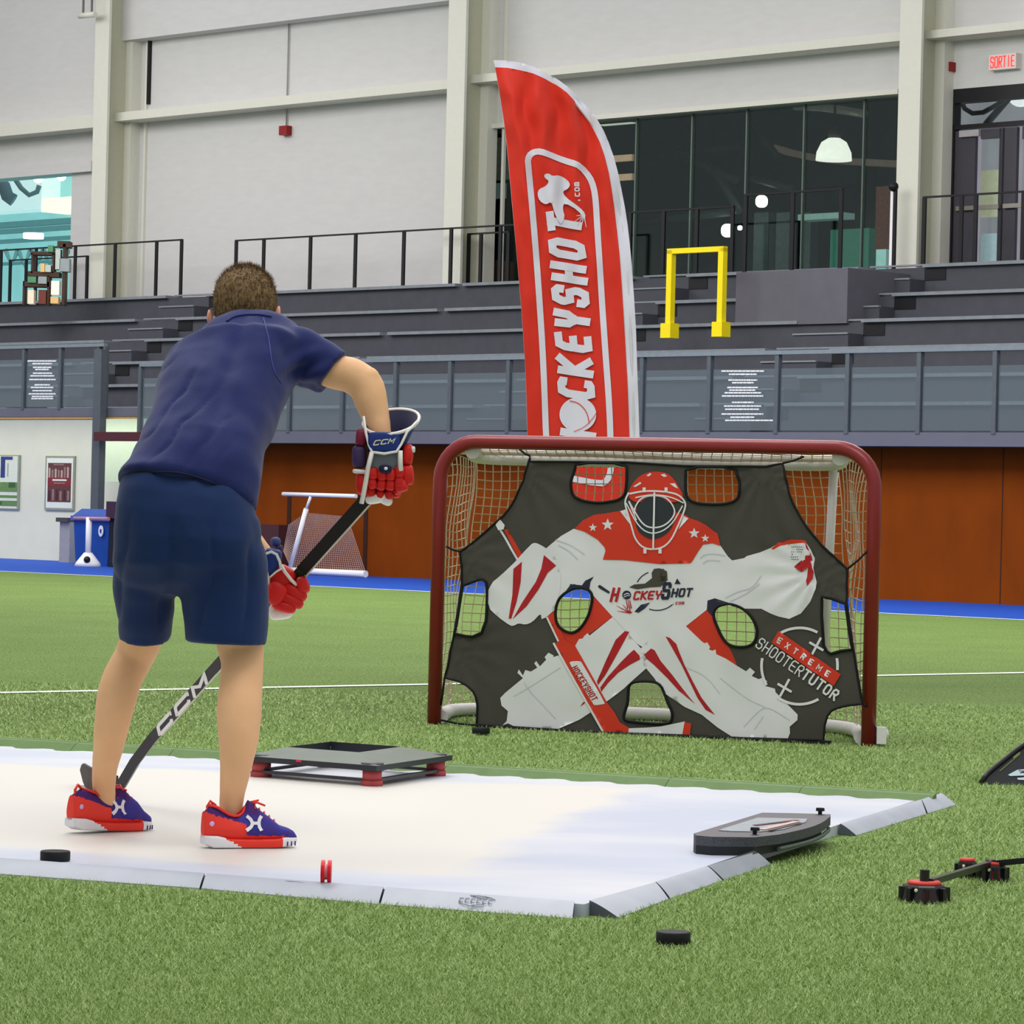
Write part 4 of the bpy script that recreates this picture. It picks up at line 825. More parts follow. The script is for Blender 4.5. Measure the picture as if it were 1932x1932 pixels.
S(A_, 2.8, 7, False, 1680, 680, 1690, 620, 1740, 555, 1831, 540, 1930, 555, 1990, 640, 1985, 700, 1920, 770, 1831, 792, 1750, 770, 1670, 640, 1640, 585)
S(A_, 2.4, 8, False, 1690, 560, 1740, 548, 1831, 535, 1960, 552, 2060, 600); S(A_, 2.4, 8, False, 1620, 600, 1720, 790, 1831, 842, 1960, 780, 2050, 620); S(A_, 2.0, 8, False, 1700, 730, 1640, 590)
pr.stroke(mp_(A_, 1836, 520, 1828, 950), 3.4, K['white'], 9)
for x, y in ((1758, 500), (1925, 500), (1765, 965), (1880, 965)): P(mp_(A_, x - 12, y - 18, x + 12, y - 18, x + 12, y + 18, x - 12, y + 18), 'white', 9)
# chest emblem
pr.stroke([A_(1851 + 165 * math.cos(a), 1265 + 150 * math.sin(a)) for a in [math.radians(q) for q in range(205, 252, 6)]], 2, K['navy'], 3.3)
pr.stroke([A_(1851 + 165 * math.cos(a), 1265 + 150 * math.sin(a)) for a in [math.radians(q) for q in range(45, 112, 6)]], 2, K['navy'], 3.3)
P(mp_(A_, 1640, 1240, 1680, 1218, 1760, 1212, 1815, 1170, 1812, 1130, 1830, 1100, 1870, 1095, 1910, 1108, 1930, 1120, 1932, 1160, 1920, 1200, 1880, 1235, 1800, 1240, 1700, 1255), 'olive', 4)
P(mp_(A_, 1870, 1100, 1905, 1100, 1935, 1180, 1900, 1225, 1850, 1220), 'olive', 4); P(mp_(B_, 215, 1215, 235, 1172, 262, 1215), 'navy', 4)
P(mp_(A_, 1400, 1235, 1415, 1220, 1445, 1240, 1495, 1275, 1485, 1288, 1420, 1252), 'navy', 4); P(mp_(A_, 1680, 1425, 1730, 1372, 1800, 1355, 1760, 1400, 1712, 1432), 'navy', 4)
write(pr, 'H', A_(1492, 1352), (1, -.03), (.03, -1), 27, 15, 17, 5.0, K['deep'], 5, .18)
P([A_(1622 + 34 * math.cos(2 * math.pi * k / 14), 1298 + 34 * math.sin(2 * math.pi * k / 14)) for k in range(14)], 'navy', 5); pr.stroke(mp_(A_, 1600, 1300, 1625, 1285, 1645, 1292), 1.6, K['white'], 6); pr.stroke(mp_(A_, 1600, 1315, 1630, 1302, 1648, 1304), 1.2, K['white'], 6)
write(pr, 'CKEY', A_(1668, 1338), (1, -.03), (.03, -1), 17, 12, 13.6, 3.4, K['deep'], 5, .18)
write(pr, 'S', A_(1880, 1335), (1, -.03), (.03, -1), 33, 17, 18, 6, K['navy'], 5, .12)
write(pr, 'HOT', A_(1957, 1317), (1, -.03), (.03, -1), 17, 12, 13.4, 3.6, K['navy'], 5, .18)
write(pr, '.com', A_(1968, 1372), (1, -.03), (.03, -1), 7, 5.0, 5.8, 1.4, K['deep'], 5, .1)
for x, y in ((1545, 1380), (1550, 1420), (1590, 1440), (1640, 1440), (1665, 1425)): pr.stroke([A_(1650, 1435), A_(1650 + (x - 1650) * 1.0, y - 0 if y != 1440 else 1370)], [2.6, .6], K['deep'], 4)
for x in (1618, 1632, 1645): pr.stroke([A_(x, 1336), A_(x + 12, 1400)], [1.2, 2.4], K['deep'], 4)
# round SHOOTER TUTOR emblem
cx, cy, R_ = 1163, 550, 290
def arc(q0, q1): pr.stroke([D_(cx + R_ * math.cos(math.radians(q)), cy + R_ * math.sin(math.radians(q))) for q in range(q0, q1 + 1, 6)], 5, K['white'], 5)
arc(-122, -58); arc(-12, 8); arc(60, 130); arc(150, 192)
for x, y in ((1290, 400), (1050, 715)):
    for a, r in ((math.radians(30), 62), (math.radians(-62), 75)): pr.stroke([D_(x - r * math.cos(a), y - r * math.sin(a)), D_(x + r * math.cos(a), y + r * math.sin(a))], 4.5, K['white'], 5)
an = math.atan2(610 - 285, 1480 - 1005); ux = (math.cos(an), math.sin(an)); uy = (math.sin(an), -math.cos(an))
P(mp_(D_, 1003, 283, 1478, 612, 1425, 700, 950, 372), 'red', 6)
b0 = D_(985, 366); write(pr, 'EXTREME', b0, ux, uy, 12, 8.2, 18.0, 2.2, K['white'], 7, 0, rounding=0, wide={'M': 1.25})
b0 = D_(822, 402); write(pr, 'SHOOTER', b0, ux, uy, 22, 12.2, 15.0, 2.3, K['white'], 7, 0, rounding=.2)
b0 = (b0[0] + ux[0] * 104, b0[1] + ux[1] * 104); write(pr, 'TUTOR', b0, ux, uy, 22, 13.4, 16.3, 3.6, K['white'], 7, 0, rounding=.22)
pr.mb.build('printed_cloth', mats, target)
for h in holes:
    mb = MB(); mb.tube([PF(x, y, .004) for x, y in densify(h, 8)], .0065, 6, closed=True, cap=False); mb.build('hole_edging', m_rope, target, label='black elastic edging round a hole')
mb = MB(); mb.tube([PF(x, y, .003) for x, y in densify(outer, 8)], .005, 6, closed=True, cap=False); mb.build('outer_edging', m_rope, target)
mb = MB(); mb.tube([PF(x, y, .01) for x, y in mp_(D_, -1290, 1000, -400, 1058, 500, 1090, 1400, 1140)], .009, 8); mb.box(PF(*D_(1360, 1132), .012), (.05, .05, .02)); mb.build('bottom_weight_bar', m_rope, target)
def tie(a, b): mb = MB(); mb.tube([a, (a + b) / 2 + V((0, 0, -.004)), b], .005, 6); mb.build('tie_cord', m_rope, target)
tie(PF(*A_(888, 243), .003), PF(*A_(800, 192), -.02)); tie(PF(*B_(1030, 298), .003), PF(*B_(1180, 245), -.02)); tie(PF(*B_(1525, 1102), .003), PF(*B_(1670, 960), -.02)); tie(PF(*A_(358, 968), .003), PF(*A_(240, 930), -.02))
tie(PF(*C_(240, 640), .003), PF(*C_(195, 850), -.02)); tie(PF(*D_(1640, 838), .003), PF(*D_(1680, 860), -.02)); tie(PF(*C_(480, 1000), .003), PF(*C_(195, 960), -.01))
# ================================================================ red feather flag
YF = 20.0
FW_ = lambda x, y: (900 + x / 2.575, 100 + y / 2.576)
def FF(px, py, off):
    p = W(px, py, YF); u = (px - 940) / 250; v = (py - 115) / 900
    w_ = .03 * math.sin(3.0 * v + 5 * u) + .010 * noise.noise(V((px / 28, py / 90, 1)))
    k = max(0, 1 - v * 1.6); w_ += .036 * k * math.sin((px - 940) / 8.5 - (py - 115) / 60 + 1.5 * noise.noise(V((px / 50, py / 60, 2)))) * min(1, max(0, (py - 118 - (px - 940) * .12)) / 60)
    return p + V((0, -1, 0)) * (off + w_)
flag = thing('feather_flag', 'tall red feather banner with white lettering standing behind the goal', 'flag', G(1199, 1270))
fo = (mp_(FW_, 80, 35, 130, 36, 200, 46, 265, 68, 330, 95, 390, 130, 450, 175, 500, 222, 545, 272, 585, 325, 615, 375, 640, 430, 665, 500, 685, 575, 702, 655, 718, 740, 732, 830, 742, 920, 752, 1030, 762, 1180, 772, 1350, 778, 1550, 784, 1720, 789, 1880) + [(1208, 930), (1209, 1000), (1000, 1000), (997, 930)]
      + mp_(FW_, 245, 1880, 240, 1700, 235, 1550, 226, 1400, 215, 1250, 200, 1070, 185, 900, 172, 760, 160, 620, 145, 450, 128, 320, 108, 190, 88, 70))
fi = (mp_(FW_, 88, 70, 150, 74, 210, 86, 270, 103, 330, 128, 385, 158, 435, 195, 485, 245, 525, 300, 560, 360, 595, 430, 620, 500, 640, 580, 655, 665, 668, 750, 680, 860, 692, 980, 702, 1120, 712, 1280, 722, 1450, 730, 1600, 736, 1750, 740, 1880) + [(1188, 930), (1189, 999), (1001, 999), (998, 930)]
      + mp_(FW_, 246, 1880, 241, 1700, 236, 1550, 227, 1400, 216, 1250, 201, 1070, 186, 900, 173, 760, 161, 620, 146, 450, 129, 320, 109, 190))
m_fr = mk('red_banner_cloth', (222, 44, 24), .55, var=.05, scale=3, sheen=.2); m_fw = mk('white_banner_cloth', (226, 224, 240), .6, var=.02)
pf = Print(FF, 5, .005); pf.poly(fo, 1, 0, step=5); pf.poly(fi, 0, 1, step=5)
Y_ = [(250, 560), (246, 520), (262, 490), (290, 480), (330, 490), (450, 530), (505, 552), (548, 600), (568, 650), (578, 720), (585, 850), (598, 1050), (612, 1280), (625, 1470), (638, 1650), (645, 1780), (648, 1880), (650, 1990), (648, 2040), (630, 2080), (600, 2095), (420, 2060), (370, 2030), (345, 1980), (336, 1880), (328, 1650), (318, 1430), (305, 1230), (290, 1020), (272, 800)]
pf.stroke([FW_(*p) for p in smooth(Y_, 1)], 11.5, 1, 2, True)
def fl(y):            # left and right limits of the lettering at banner height y
    def ip(T):
        for (a, b), (c, d) in zip(T, T[1:]):
            if a <= y <= c: return b + (d - b) * (y - a) / (c - a)
        return T[-1][1] if y > T[-1][0] else T[0][1]
    return ip([(780, 338), (900, 348), (1060, 357), (1200, 367), (1350, 378), (1500, 388), (1650, 396), (1850, 405), (2100, 412)]), ip([(780, 505), (860, 512), (960, 524), (1060, 535), (1200, 543), (1300, 550), (1450, 558), (1600, 568), (1850, 578), (2100, 588)])
def letter(ch, y0, y1, th=38, shear=22):    # y0 top of the letter box on the banner (reading end), y1 its start
    def M(a, b):   # a along reading (0 start..1 end), b up the letter
        yy = y1 - (y1 - y0 - shear) * a - shear * b; l, r = fl(yy); m = th * .42
        return FW_((r - m) - (r - l - 2 * m) * b, yy - (th * .5) * (1 - 2 * a) )
    for pl in GL[ch]:
        q, cl = rnd(pl, .2) if ch not in 'KY' else (pl, False)
        pts = [M(a, b) for a, b in q]
        if cl: pts = pts[:-1]
        else: pts = ext(pts, th / 2.575 * .42)
        pf.stroke(pts, th / 2.575, 1, 3, cl)
for ch, a, b in (('T', 768, 890), ('O', 893, 1012), ('H', 1010, 1128), ('S', 1122, 1240), ('Y', 1240, 1350), ('E', 1352, 1462), ('K', 1462, 1580), ('C', 1572, 1690), ('H', 1822, 1960)): letter(ch, a, b)
pf.poly(smooth([FW_(490 + 90 * math.cos(2 * math.pi * k / 20 ), 1757 + 84 * math.sin(2 * math.pi * k / 20)) for k in range(20)], 1), 1, 3); pf.stroke([FW_(x, y) for x, y in smooth([(450, 1690), (495, 1700), (535, 1745), (545, 1800)], 2, False)], 1.6, 0, 4)
pf.stroke([FW_(x, y) for x, y in smooth([(470, 1840), (520, 1820), (560, 1780), (585, 1740)], 2, False)], 1.2, 0, 4)
Z2 = lambda x, y: (640 + x / 2.972, y / 2.972)
pf.poly(smooth(mp_(Z2, 1150, 980, 1178, 978, 1192, 992, 1235, 984, 1280, 1008, 1296, 1038, 1282, 1060, 1252, 1072, 1268, 1105, 1350, 1165, 1382, 1200, 1376, 1235, 1340, 1180, 1262, 1135, 1252, 1170, 1266, 1215, 1245, 1262, 1226, 1240, 1205, 1190, 1190, 1135, 1158, 1150, 1122, 1128, 1110, 1088, 1122, 1060, 1158, 1048, 1178, 1020, 1150, 1000), 1), 1, 4)
for x, y in ((1330, 1210), (1322, 1240), (1335, 1265), (1358, 1272), (1385, 1275)): pf.stroke([Z2(1372, 1205), Z2(x, y)], [2.4, .8], 1, 4)
c0 = Z2(1352, 1132); write(pf, '.com', c0, (-.06, -1), (-1, .05), 13, 8, 9.6, 2.3, 1, 4)
pf.mb.build('banner', [m_fr, m_fw], flag)
# back side of the cloth gives it thickness, pole runs in the white sleeve
path = [G(1199, 1270)] + [FF(*p, -.012) for p in [(1203, 1000), FW_(765, 1880), FW_(756, 1600), FW_(742, 1250), FW_(724, 1000), FW_(700, 800), FW_(670, 620), FW_(628, 480), FW_(560, 340), FW_(470, 230), FW_(350, 140), FW_(220, 80), FW_(90, 55)]]
mb = MB(); mb.tube(path, [.016, .015] + [.012] * 5 + [.010] * 4 + [.007] * (len(path) - 11), 8); mb.build('pole', mk('white_fibre_pole', (210, 210, 220), .4), flag)
mb = MB(); g0 = G(1199, 1270)
for a in (0, math.pi / 2): d = V((math.cos(a + .4), math.sin(a + .4), 0)) * .3; mb.tube([g0 - d + V((0, 0, .012)), g0 + V((0, 0, .03)), g0 + d + V((0, 0, .012))], .012, 6)
mb.build('cross_base', m_blk, flag)
# ================================================================ white skating mat and its edge ramps
MZ = .03
fa, fb = G(0, 1622, MZ), G(1087, 1705, MZ); fd = (fb - fa).normalized()
ba, bb = G(0, 1409, MZ), G(1640, 1506, MZ); bd = (bb - ba).normalized()
def isect(p, d, q, e):
    k = ((q.x - p.x) * e.y - (q.y - p.y) * e.x) / (d.x * e.y - d.y * e.x); return p + d * k
ra_, rb2 = G(1112, 1703, MZ), G(1742, 1506, MZ); rd = (rb2 - ra_).normalized()
cFR = isect(fa, fd, ra_, rd); cBR = isect(ba, bd, ra_, rd); cFL = fa - fd * 1.6; cBL = ba - bd * 1.6
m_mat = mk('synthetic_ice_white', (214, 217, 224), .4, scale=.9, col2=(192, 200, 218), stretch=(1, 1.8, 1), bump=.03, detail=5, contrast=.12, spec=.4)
def mat_warm_zone(m, L):      # blends a creamier middle into the bluish mat colour
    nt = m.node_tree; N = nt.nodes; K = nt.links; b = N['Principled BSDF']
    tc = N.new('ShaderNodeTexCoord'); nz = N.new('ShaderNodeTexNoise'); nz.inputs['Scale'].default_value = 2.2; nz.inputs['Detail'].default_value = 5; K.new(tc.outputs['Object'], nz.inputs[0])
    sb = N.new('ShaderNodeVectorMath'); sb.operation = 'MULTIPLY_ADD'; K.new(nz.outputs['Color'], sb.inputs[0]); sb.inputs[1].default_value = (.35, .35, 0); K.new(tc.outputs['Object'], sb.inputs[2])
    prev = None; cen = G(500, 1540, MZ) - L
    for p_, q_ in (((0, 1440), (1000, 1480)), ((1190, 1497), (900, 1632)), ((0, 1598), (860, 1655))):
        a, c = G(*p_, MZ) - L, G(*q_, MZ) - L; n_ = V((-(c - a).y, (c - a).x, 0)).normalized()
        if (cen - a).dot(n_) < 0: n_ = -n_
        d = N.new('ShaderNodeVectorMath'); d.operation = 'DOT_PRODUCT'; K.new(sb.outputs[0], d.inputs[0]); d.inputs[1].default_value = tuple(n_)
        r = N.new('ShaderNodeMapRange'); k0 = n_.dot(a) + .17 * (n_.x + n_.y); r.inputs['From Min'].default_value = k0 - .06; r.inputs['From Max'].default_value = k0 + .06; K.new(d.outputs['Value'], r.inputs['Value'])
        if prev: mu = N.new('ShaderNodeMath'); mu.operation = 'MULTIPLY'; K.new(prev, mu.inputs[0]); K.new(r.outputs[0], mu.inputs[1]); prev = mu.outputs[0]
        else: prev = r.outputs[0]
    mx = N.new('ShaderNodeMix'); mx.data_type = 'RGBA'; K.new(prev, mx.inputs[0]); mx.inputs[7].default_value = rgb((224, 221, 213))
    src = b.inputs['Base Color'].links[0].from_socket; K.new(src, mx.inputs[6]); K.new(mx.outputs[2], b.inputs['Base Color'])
top_ = [cFL, cFR, cBR]
n = 46; L_ = (cBR - cBL).length; bv = V((bd.y, -bd.x, 0)); bv = bv if bv.y < 0 else -bv
ns_ = int(L_ / .085)
for k in range(ns_ + 1):                        # dovetail edge along the back
    p = cBR + (cBL - cBR) * (k / ns_)
    if 0 < k < ns_:
        o_ = -bv * .034 if k % 2 else bv * .022; top_.append(p + (cBR - cBL).normalized() * .018 + o_); top_.append(p - (cBR - cBL).normalized() * .018 + o_)
    else: top_.append(p)
mb = MB(); vs, fs = tri2d([(p.x, p.y) for p in top_], (), .35)
mb.add([V((x, y, MZ)) for x, y in vs], fs); m_ = len(top_); mb.add(top_ + [V((p.x, p.y, .0)) for p in top_], [(i, (i + 1) % m_, m_ + (i + 1) % m_, m_ + i) for i in range(m_)])
mo = mb.build('ice_mat', m_mat); mat_warm_zone(m_mat, V(mo.location))
tag(mo, 'large white synthetic ice mat with dovetail back edge lying on the turf', 'mat')
m_ramp = mk('grey_plastic_ramp', (172, 178, 190), .4, var=.08, scale=9, spec=.4); m_rend = mk('dark_ramp_end', (92, 98, 108), .6)
def ramp(a, b, c, d, label, group, m=m_ramp, me=m_rend, logo=0, lift=0):
    """a-b inner top edge, d-c outer low edge on the turf"""
    ag, bg = V((a.x, a.y, 0.0)), V((b.x, b.y, 0.0)); r = thing('edge_ramp', label, 'ramp', (ag + bg + c + d) / 4 * V((1, 1, 0)) if False else V(((a.x + b.x) / 2, (a.y + b.y) / 2, 0)), group)
    mb = MB(); n = 8; lp_ = []
    for k in range(n + 1):
        t = k / n; h = (1 - t ** 1.25) * (MZ + .002) + .003; lp_.append((a.lerp(d, t), b.lerp(c, t), h))
    vs = [V((p.x, p.y, h)) for p, q, h in lp_] + [V((q.x, q.y, h + lift * (1 - i / n))) for i, (p, q, h) in enumerate(lp_)] + [ag, bg, V((d.x, d.y, 0)), V((c.x, c.y, 0))]
    o = n + 1; mb.add(vs, [(k, k + 1, o + k + 1, o + k) for k in range(n)], 0, True)
    mb.add(vs, [tuple([2 * o] + list(range(n + 1)) + [2 * o + 2]), tuple([2 * o + 1] + list(range(o, 2 * o)) + [2 * o + 3]), (0, o, 2 * o + 1, 2 * o), (n, o + n, 2 * o + 3, 2 * o + 2)], [1, 1, 1, 0])
    mb.build('ramp_body', [m, me], r)
    if logo:
        mb = MB(); u = (b - a).normalized(); w_ = (V((d.x, d.y, 0)) - V((a.x, a.y, 0))); nrm = V((0, 0, 1))
        def S(x, y): p = a.lerp(b, logo) + u * x + w_ * y; t = y; return V((p.x, p.y, (1 - max(0, t) ** 1.25) * (MZ + .002) + .0045))
        def ln_(p, q): p, q = S(*p), S(*q); mb.tube([p, (p + q) / 2, q], .0011, 4)
        cs = [(.05 * math.cos(2 * math.pi * k / 16), .5 + .3 * math.sin(2 * math.pi * k / 16)) for k in range(17)]
        for i in range(3, 7): ln_(cs[i], cs[i + 1])
        for i in range(11, 15): ln_(cs[i], cs[i + 1])
        for x in (-.045, -.03, -.015, 0, .015, .03): ln_((x, .4), (x, .6)); ln_((x, .4), (x + .01, .4)); ln_((x, .6), (x + .01, .6))
        for q in (((-.02, .2), (.01, .35)), ((.01, .35), (.03, .25)), ((-.02, .8), (.02, .65))): ln_(*q)
        mb.build('embossed_emblem', mk('emboss_grey', (132, 138, 150), .5), r)
    return r
# front row (inner edge pixels, outer edge pixels)
fr_ = [((-330, 1597), (-330, 1627)), ((388, 1651), (378, 1678)), ((726, 1677), (716, 1708)), ((1086, 1704), (1082, 1735))]
labs = ['long grey edge ramp at the front left of the white mat', 'grey edge ramp with emblem in front of the red disc', 'grey edge ramp with emblem at the front corner of the mat']
for i in range(3):
    (a, d), (b, c) = fr_[i], fr_[i + 1]; g_ = .003
    A, B, Cc, Dd = G(*a, MZ), G(*b, MZ), G(*c), G(*d); u = (B - A).normalized() * g_
    ramp(A + u, B - u, Cc - u, Dd + u, labs[i], 'edge ramps along the front of the mat', logo=(0, .5, .5)[i])
sd_ = [[((1111, 1703), (1166, 1734)), ((1237, 1668), (1262, 1698))], [((1237, 1668), (1264, 1697)), ((1334, 1637), (1363, 1663))], [((1334, 1637), (1365, 1662)), ((1423, 1608), (1455, 1632))], [((1584, 1557), (1615, 1578)), ((1738, 1511), (1748, 1537))], [((1738, 1511), (1750, 1536)), ((1776, 1499), (1804, 1520))]]
labs = ['grey side ramp nearest the front corner gap of the mat', 'grey side ramp, middle one of the three before the passer', 'grey side ramp touching the black passing aid', 'long grey side ramp beyond the black passing aid', 'short grey ramp at the far right corner of the mat']
for i, ((p, q), lb_) in enumerate(zip(sd_, labs)):
    A, Dd = G(*p[0], MZ), G(*p[1]); B, Cc = G(*q[0], MZ), G(*q[1]); u = (B - A).normalized() * .003
    B = G(*q[0], .045) if i == 2 else B; ramp(A + u, B - u, Cc - u, Dd + u, lb_, 'edge ramps along the right side of the mat', lift=.015 if i == 2 else 0)
# green edge strips behind the mat
m_gs = mk('dull_green_edge', (98, 128, 72), .6, var=.12, scale=20); m_gs2 = mk('pale_green_edge_top', (150, 176, 124), .5)
bx = [(-360, 1373), (52, 1398), (336, 1412), (1265, 1470), (1519, 1487), (1772, 1498)]
bj = [-300, 152, 336, 850, 1269, 1519, 1768]
def by_(x): return 1400 + (x - 152) * (1497 - 1400) / (1768 - 152)
for i in range(len(bj) - 1):
    x0, x1 = bj[i], bj[i + 1]; a = G(x0, by_(x0), .045); b = G(x1 - 1, by_(x1 - 1), .045); n_w = bv * .05
    mb = MB(); mb.prism([V((a.x, a.y, 0)), V((b.x, b.y, 0)), V((b.x, b.y, 0)) + bv * .10, V((a.x, a.y, 0)) + bv * .10], [a, b, b + bv * .03 - V((0, 0, .004)), a + bv * .03 - V((0, 0, .004))], 0)
    mb.tube([a, b], .003, 5, 1)
    tag(mb.build('edge_strip', [m_gs, m_gs2]), ('green edge strip at the far left behind the mat', 'green edge strip behind the left calf', 'green edge strip behind the right calf and frame rebounder', 'green edge strip in front of the goal target', 'green edge strip behind the black passing aid', 'green edge strip at the far right corner of the mat')[i], 'edge strip', 'green edge strips behind the mat')
# ================================================================ pucks and red disc
m_puck = mk('black_rubber', (22, 23, 27), .6, bump=.2, bscale=300)
def puck(c, label, R=None):
    mb = MB(); r, h = .038, .0254
    prof = [(r - .002, 0), (r, .003), (r, h - .003), (r - .002, h)]
    mb.loft([[c + V((q * math.cos(a), q * math.sin(a), z)) for a in [2 * math.pi * k / 32 for k in range(32)]] for q, z in prof])
    tag(mb.build('hockey_puck', m_puck), label, 'puck', None)
puck(G(1270, 1779, .006) + V((0, 0, 0)), 'black puck lying on the turf in the foreground'); puck(G(104, 1624, MZ) * 1, 'black puck on the white mat at the lower left'); puck(G(907, 1384, .005), 'small black puck on the turf below the goal target')
td = thing('training_disc', 'small red disc standing on edge near the front of the white mat', 'disc', G(615, 1667, MZ)); c = G(615, 1667, MZ) + V((0, 0, .0285)); RX = Matrix.Rotation(math.pi / 2, 3, 'Y') @ Matrix.Rotation(0, 3, 'Z')
m_rd = mk('bright_red_plastic', (226, 20, 40), .35)
for x in (-.0125, .0035):
    mb = MB(); mb.cyl(c + V((x, 0, 0)), .0285, .009, 28, 0, R=RX); mb.build('rim_disc', m_rd, td)
mb = MB(); mb.cyl(c + V((-.006, 0, 0)), .019, .012, 16, 0, R=RX); mb.build('hub', mk('pale_pink_plastic', (240, 170, 180), .4), td)
# ================================================================ square frame rebounder
m_fk = mk('black_violet_steel', (40, 34, 50), .35, spec=.6); m_rf = mk('faded_red_foot', (176, 72, 74), .5); m_deck = mk('grey_green_deck', (96, 108, 96), .4, var=.1); m_df2 = mk('deck_edge_dark', (44, 46, 52), .4)
q1, q2, q3 = G(482, 1465, MZ), G(704, 1483, MZ), G(832, 1463, MZ); q4 = q1 + q3 - q2
reb = thing('rebounder_frame', 'black square puck rebounder frame with red feet behind the right calf', 'rebounder', (q1 + q3) / 2)
Q = [q1, q2, q3, q4]; cq = (q1 + q3) / 2
for i in range(4):
    a, b = Q[i], Q[(i + 1) % 4]; mb = MB(); mb.tube([a + V((0, 0, .018)), b + V((0, 0, .018))], (.007, .012), 4, smooth=False); mb.build('base_bar', m_fk, reb)
    mb = MB(); mb.tube([a + V((0, 0, .058)), b + V((0, 0, .058))], .006, 6); mb.build('elastic_band', mk('dark_elastic', (40, 36, 44), .6), reb)
mb = MB(); mb.tube([q1 + V((0, 0, .02)), (q1.lerp(q2, .45)) + V((0, 0, .055))], .004, 5); mb.build('elastic_band', m_fk, reb)
for p in Q:
    mb = MB(); c = p + (cq - p).normalized() * .02; mb.tube([c, c + V((0, 0, .018))], .038, 8, 0); mb.build('foot', m_rf, reb, label='faded red foot')
    mb = MB(); mb.tube([c + V((0, 0, .018)), c + V((0, 0, .05))], .034, 8, 0); mb.tube([c + V((0, 0, .05)), c + V((0, 0, .075))], .040, 8, 1); mb.build('corner_post', [m_rf, m_fk], reb)
ot = [cq + (p - cq) * 1.12 + V((0, 0, .07)) for p in Q]; it = [cq + (p - cq) * .62 + V((0, 0, .092)) for p in Q]
it = [p + (q4 - q2) * .12 for p in it]
mb = MB()
for i in range(4):
    j = (i + 1) % 4; mb.add([ot[i], ot[j], it[j], it[i]], [(0, 1, 2, 3)], 0)
    e = V((0, 0, -.018)); mb.add([ot[i], ot[j], ot[j] + e, ot[i] + e], [(0, 1, 2, 3)], 1); mb.add([it[i], it[j], it[j] + e * 1.6, it[i] + e * 1.6], [(0, 1, 2, 3)], 1); mb.add([ot[i] + e, ot[j] + e, it[j] + e * 1.6, it[i] + e * 1.6], [(0, 1, 2, 3)], 1)
mb.build('top_deck', [m_deck, m_df2], reb)
mb = MB(); a = ot[0].lerp(ot[1], .42); mb.box(a + V((0, 0, -.004)), (.02, .01, .006)); mb.build('badge', m_rd, reb, label='tiny red badge')
# ================================================================ black passing aid at the mat edge
E_ = lambda x, y: (1270 + x / 5.52, 1480 + y / 5.52)
m_ps = mk('speckled_charcoal_foam', (78, 80, 86), .7, var=.3, scale=160, bump=.2, bscale=200); m_pt = mk('charcoal_top', (92, 88, 94), .45, var=.08); m_pp = mk('pale_tray', (172, 180, 188), .3, var=.1)
pas = thing('passing_aid', 'black curved passing aid with two knobs on the right edge of the mat', 'passing aid', G(1430, 1610, MZ))
tp = smooth(mp_(E_, 1100, 522, 1300, 480, 1450, 440, 1560, 395, 1640, 330), 1, False); tp = mp_(E_, 215, 510, 240, 530, 400, 545, 850, 550) + tp + mp_(E_, 1640, 310, 1300, 300, 930, 293)
zt = .080; T = [G(x, y, zt) for x, y in tp]; zm = MZ + .024
cT = sum(T, V((0, 0, 0))) / len(T)
def at(z, k=1.0): return [V((cT.x + (p.x - cT.x) * k, cT.y + (p.y - cT.y) * k, z)) for p in T]
mb = MB(); mb.prism(at(zm), T, 0, 1); mb.build('body_shell', [m_ps, m_pt], pas)
lowp = [(p + (cT - p) * .2 if 4 <= i < len(T) - 2 else V(p)) for i, p in enumerate(T)]
mb = MB(); mb.prism([V((p.x, p.y, MZ)) for p in lowp], [V((p.x, p.y, zm)) for p in lowp], 0); mb.build('base_plate', mk('dark_base', (36, 40, 42), .6), pas)
mb = MB(); cu = [V((p.x, p.y, MZ + .010)) + (p - cT) * V((1, 1, 0)) * -.04 for p in T[4:-2]]; mb.tube(cu, .006, 6); mb.build('rebound_band', mk('mossy_band', (100, 116, 100), .7, bump=.6, bscale=200), pas)
win_ = [G(x, y, zt + .001) for x, y in mp_(E_, 470, 480, 880, 350, 1400, 362, 1380, 395, 1150, 470, 900, 495, 600, 490)]
mb = MB(); mb.prism(win_, [p + V((0, 0, .0015)) for p in win_]); mb.build('tray_window', m_pp, pas, label='pale recessed tray')
mb = MB()
for a, b, w1, mi in (((850, 425), (1290, 372), .016, 0), ((920, 470), (1290, 385), .02, 1), ((1000, 480), (1330, 400), .008, 0)):
    p, q = G(*E_(*a), zt + .004), G(*E_(*b), zt + .004); d = (q - p).normalized(); s_ = V((-d.y, d.x, 0)) * w1 / 2; mb.prism([p - s_, q - s_, q + s_, p + s_], [v + V((0, 0, .001)) for v in (p - s_, q - s_, q + s_, p + s_)], mi)
mb.build('printed_graphic', [mk('brown_print', (96, 66, 66), .5), mk('pink_beige_print', (214, 178, 164), .5)], pas)
for x, y in ((850, 520), (1530, 312)):
    c = G(*E_(x, y), zt); k = MB(); k.cyl(c, .006, .012, 10, 0); k.cyl(c + V((0, 0, .010)), .0135, .009, 7, 0, r2=.0125); k.build('knob', m_puck, pas)
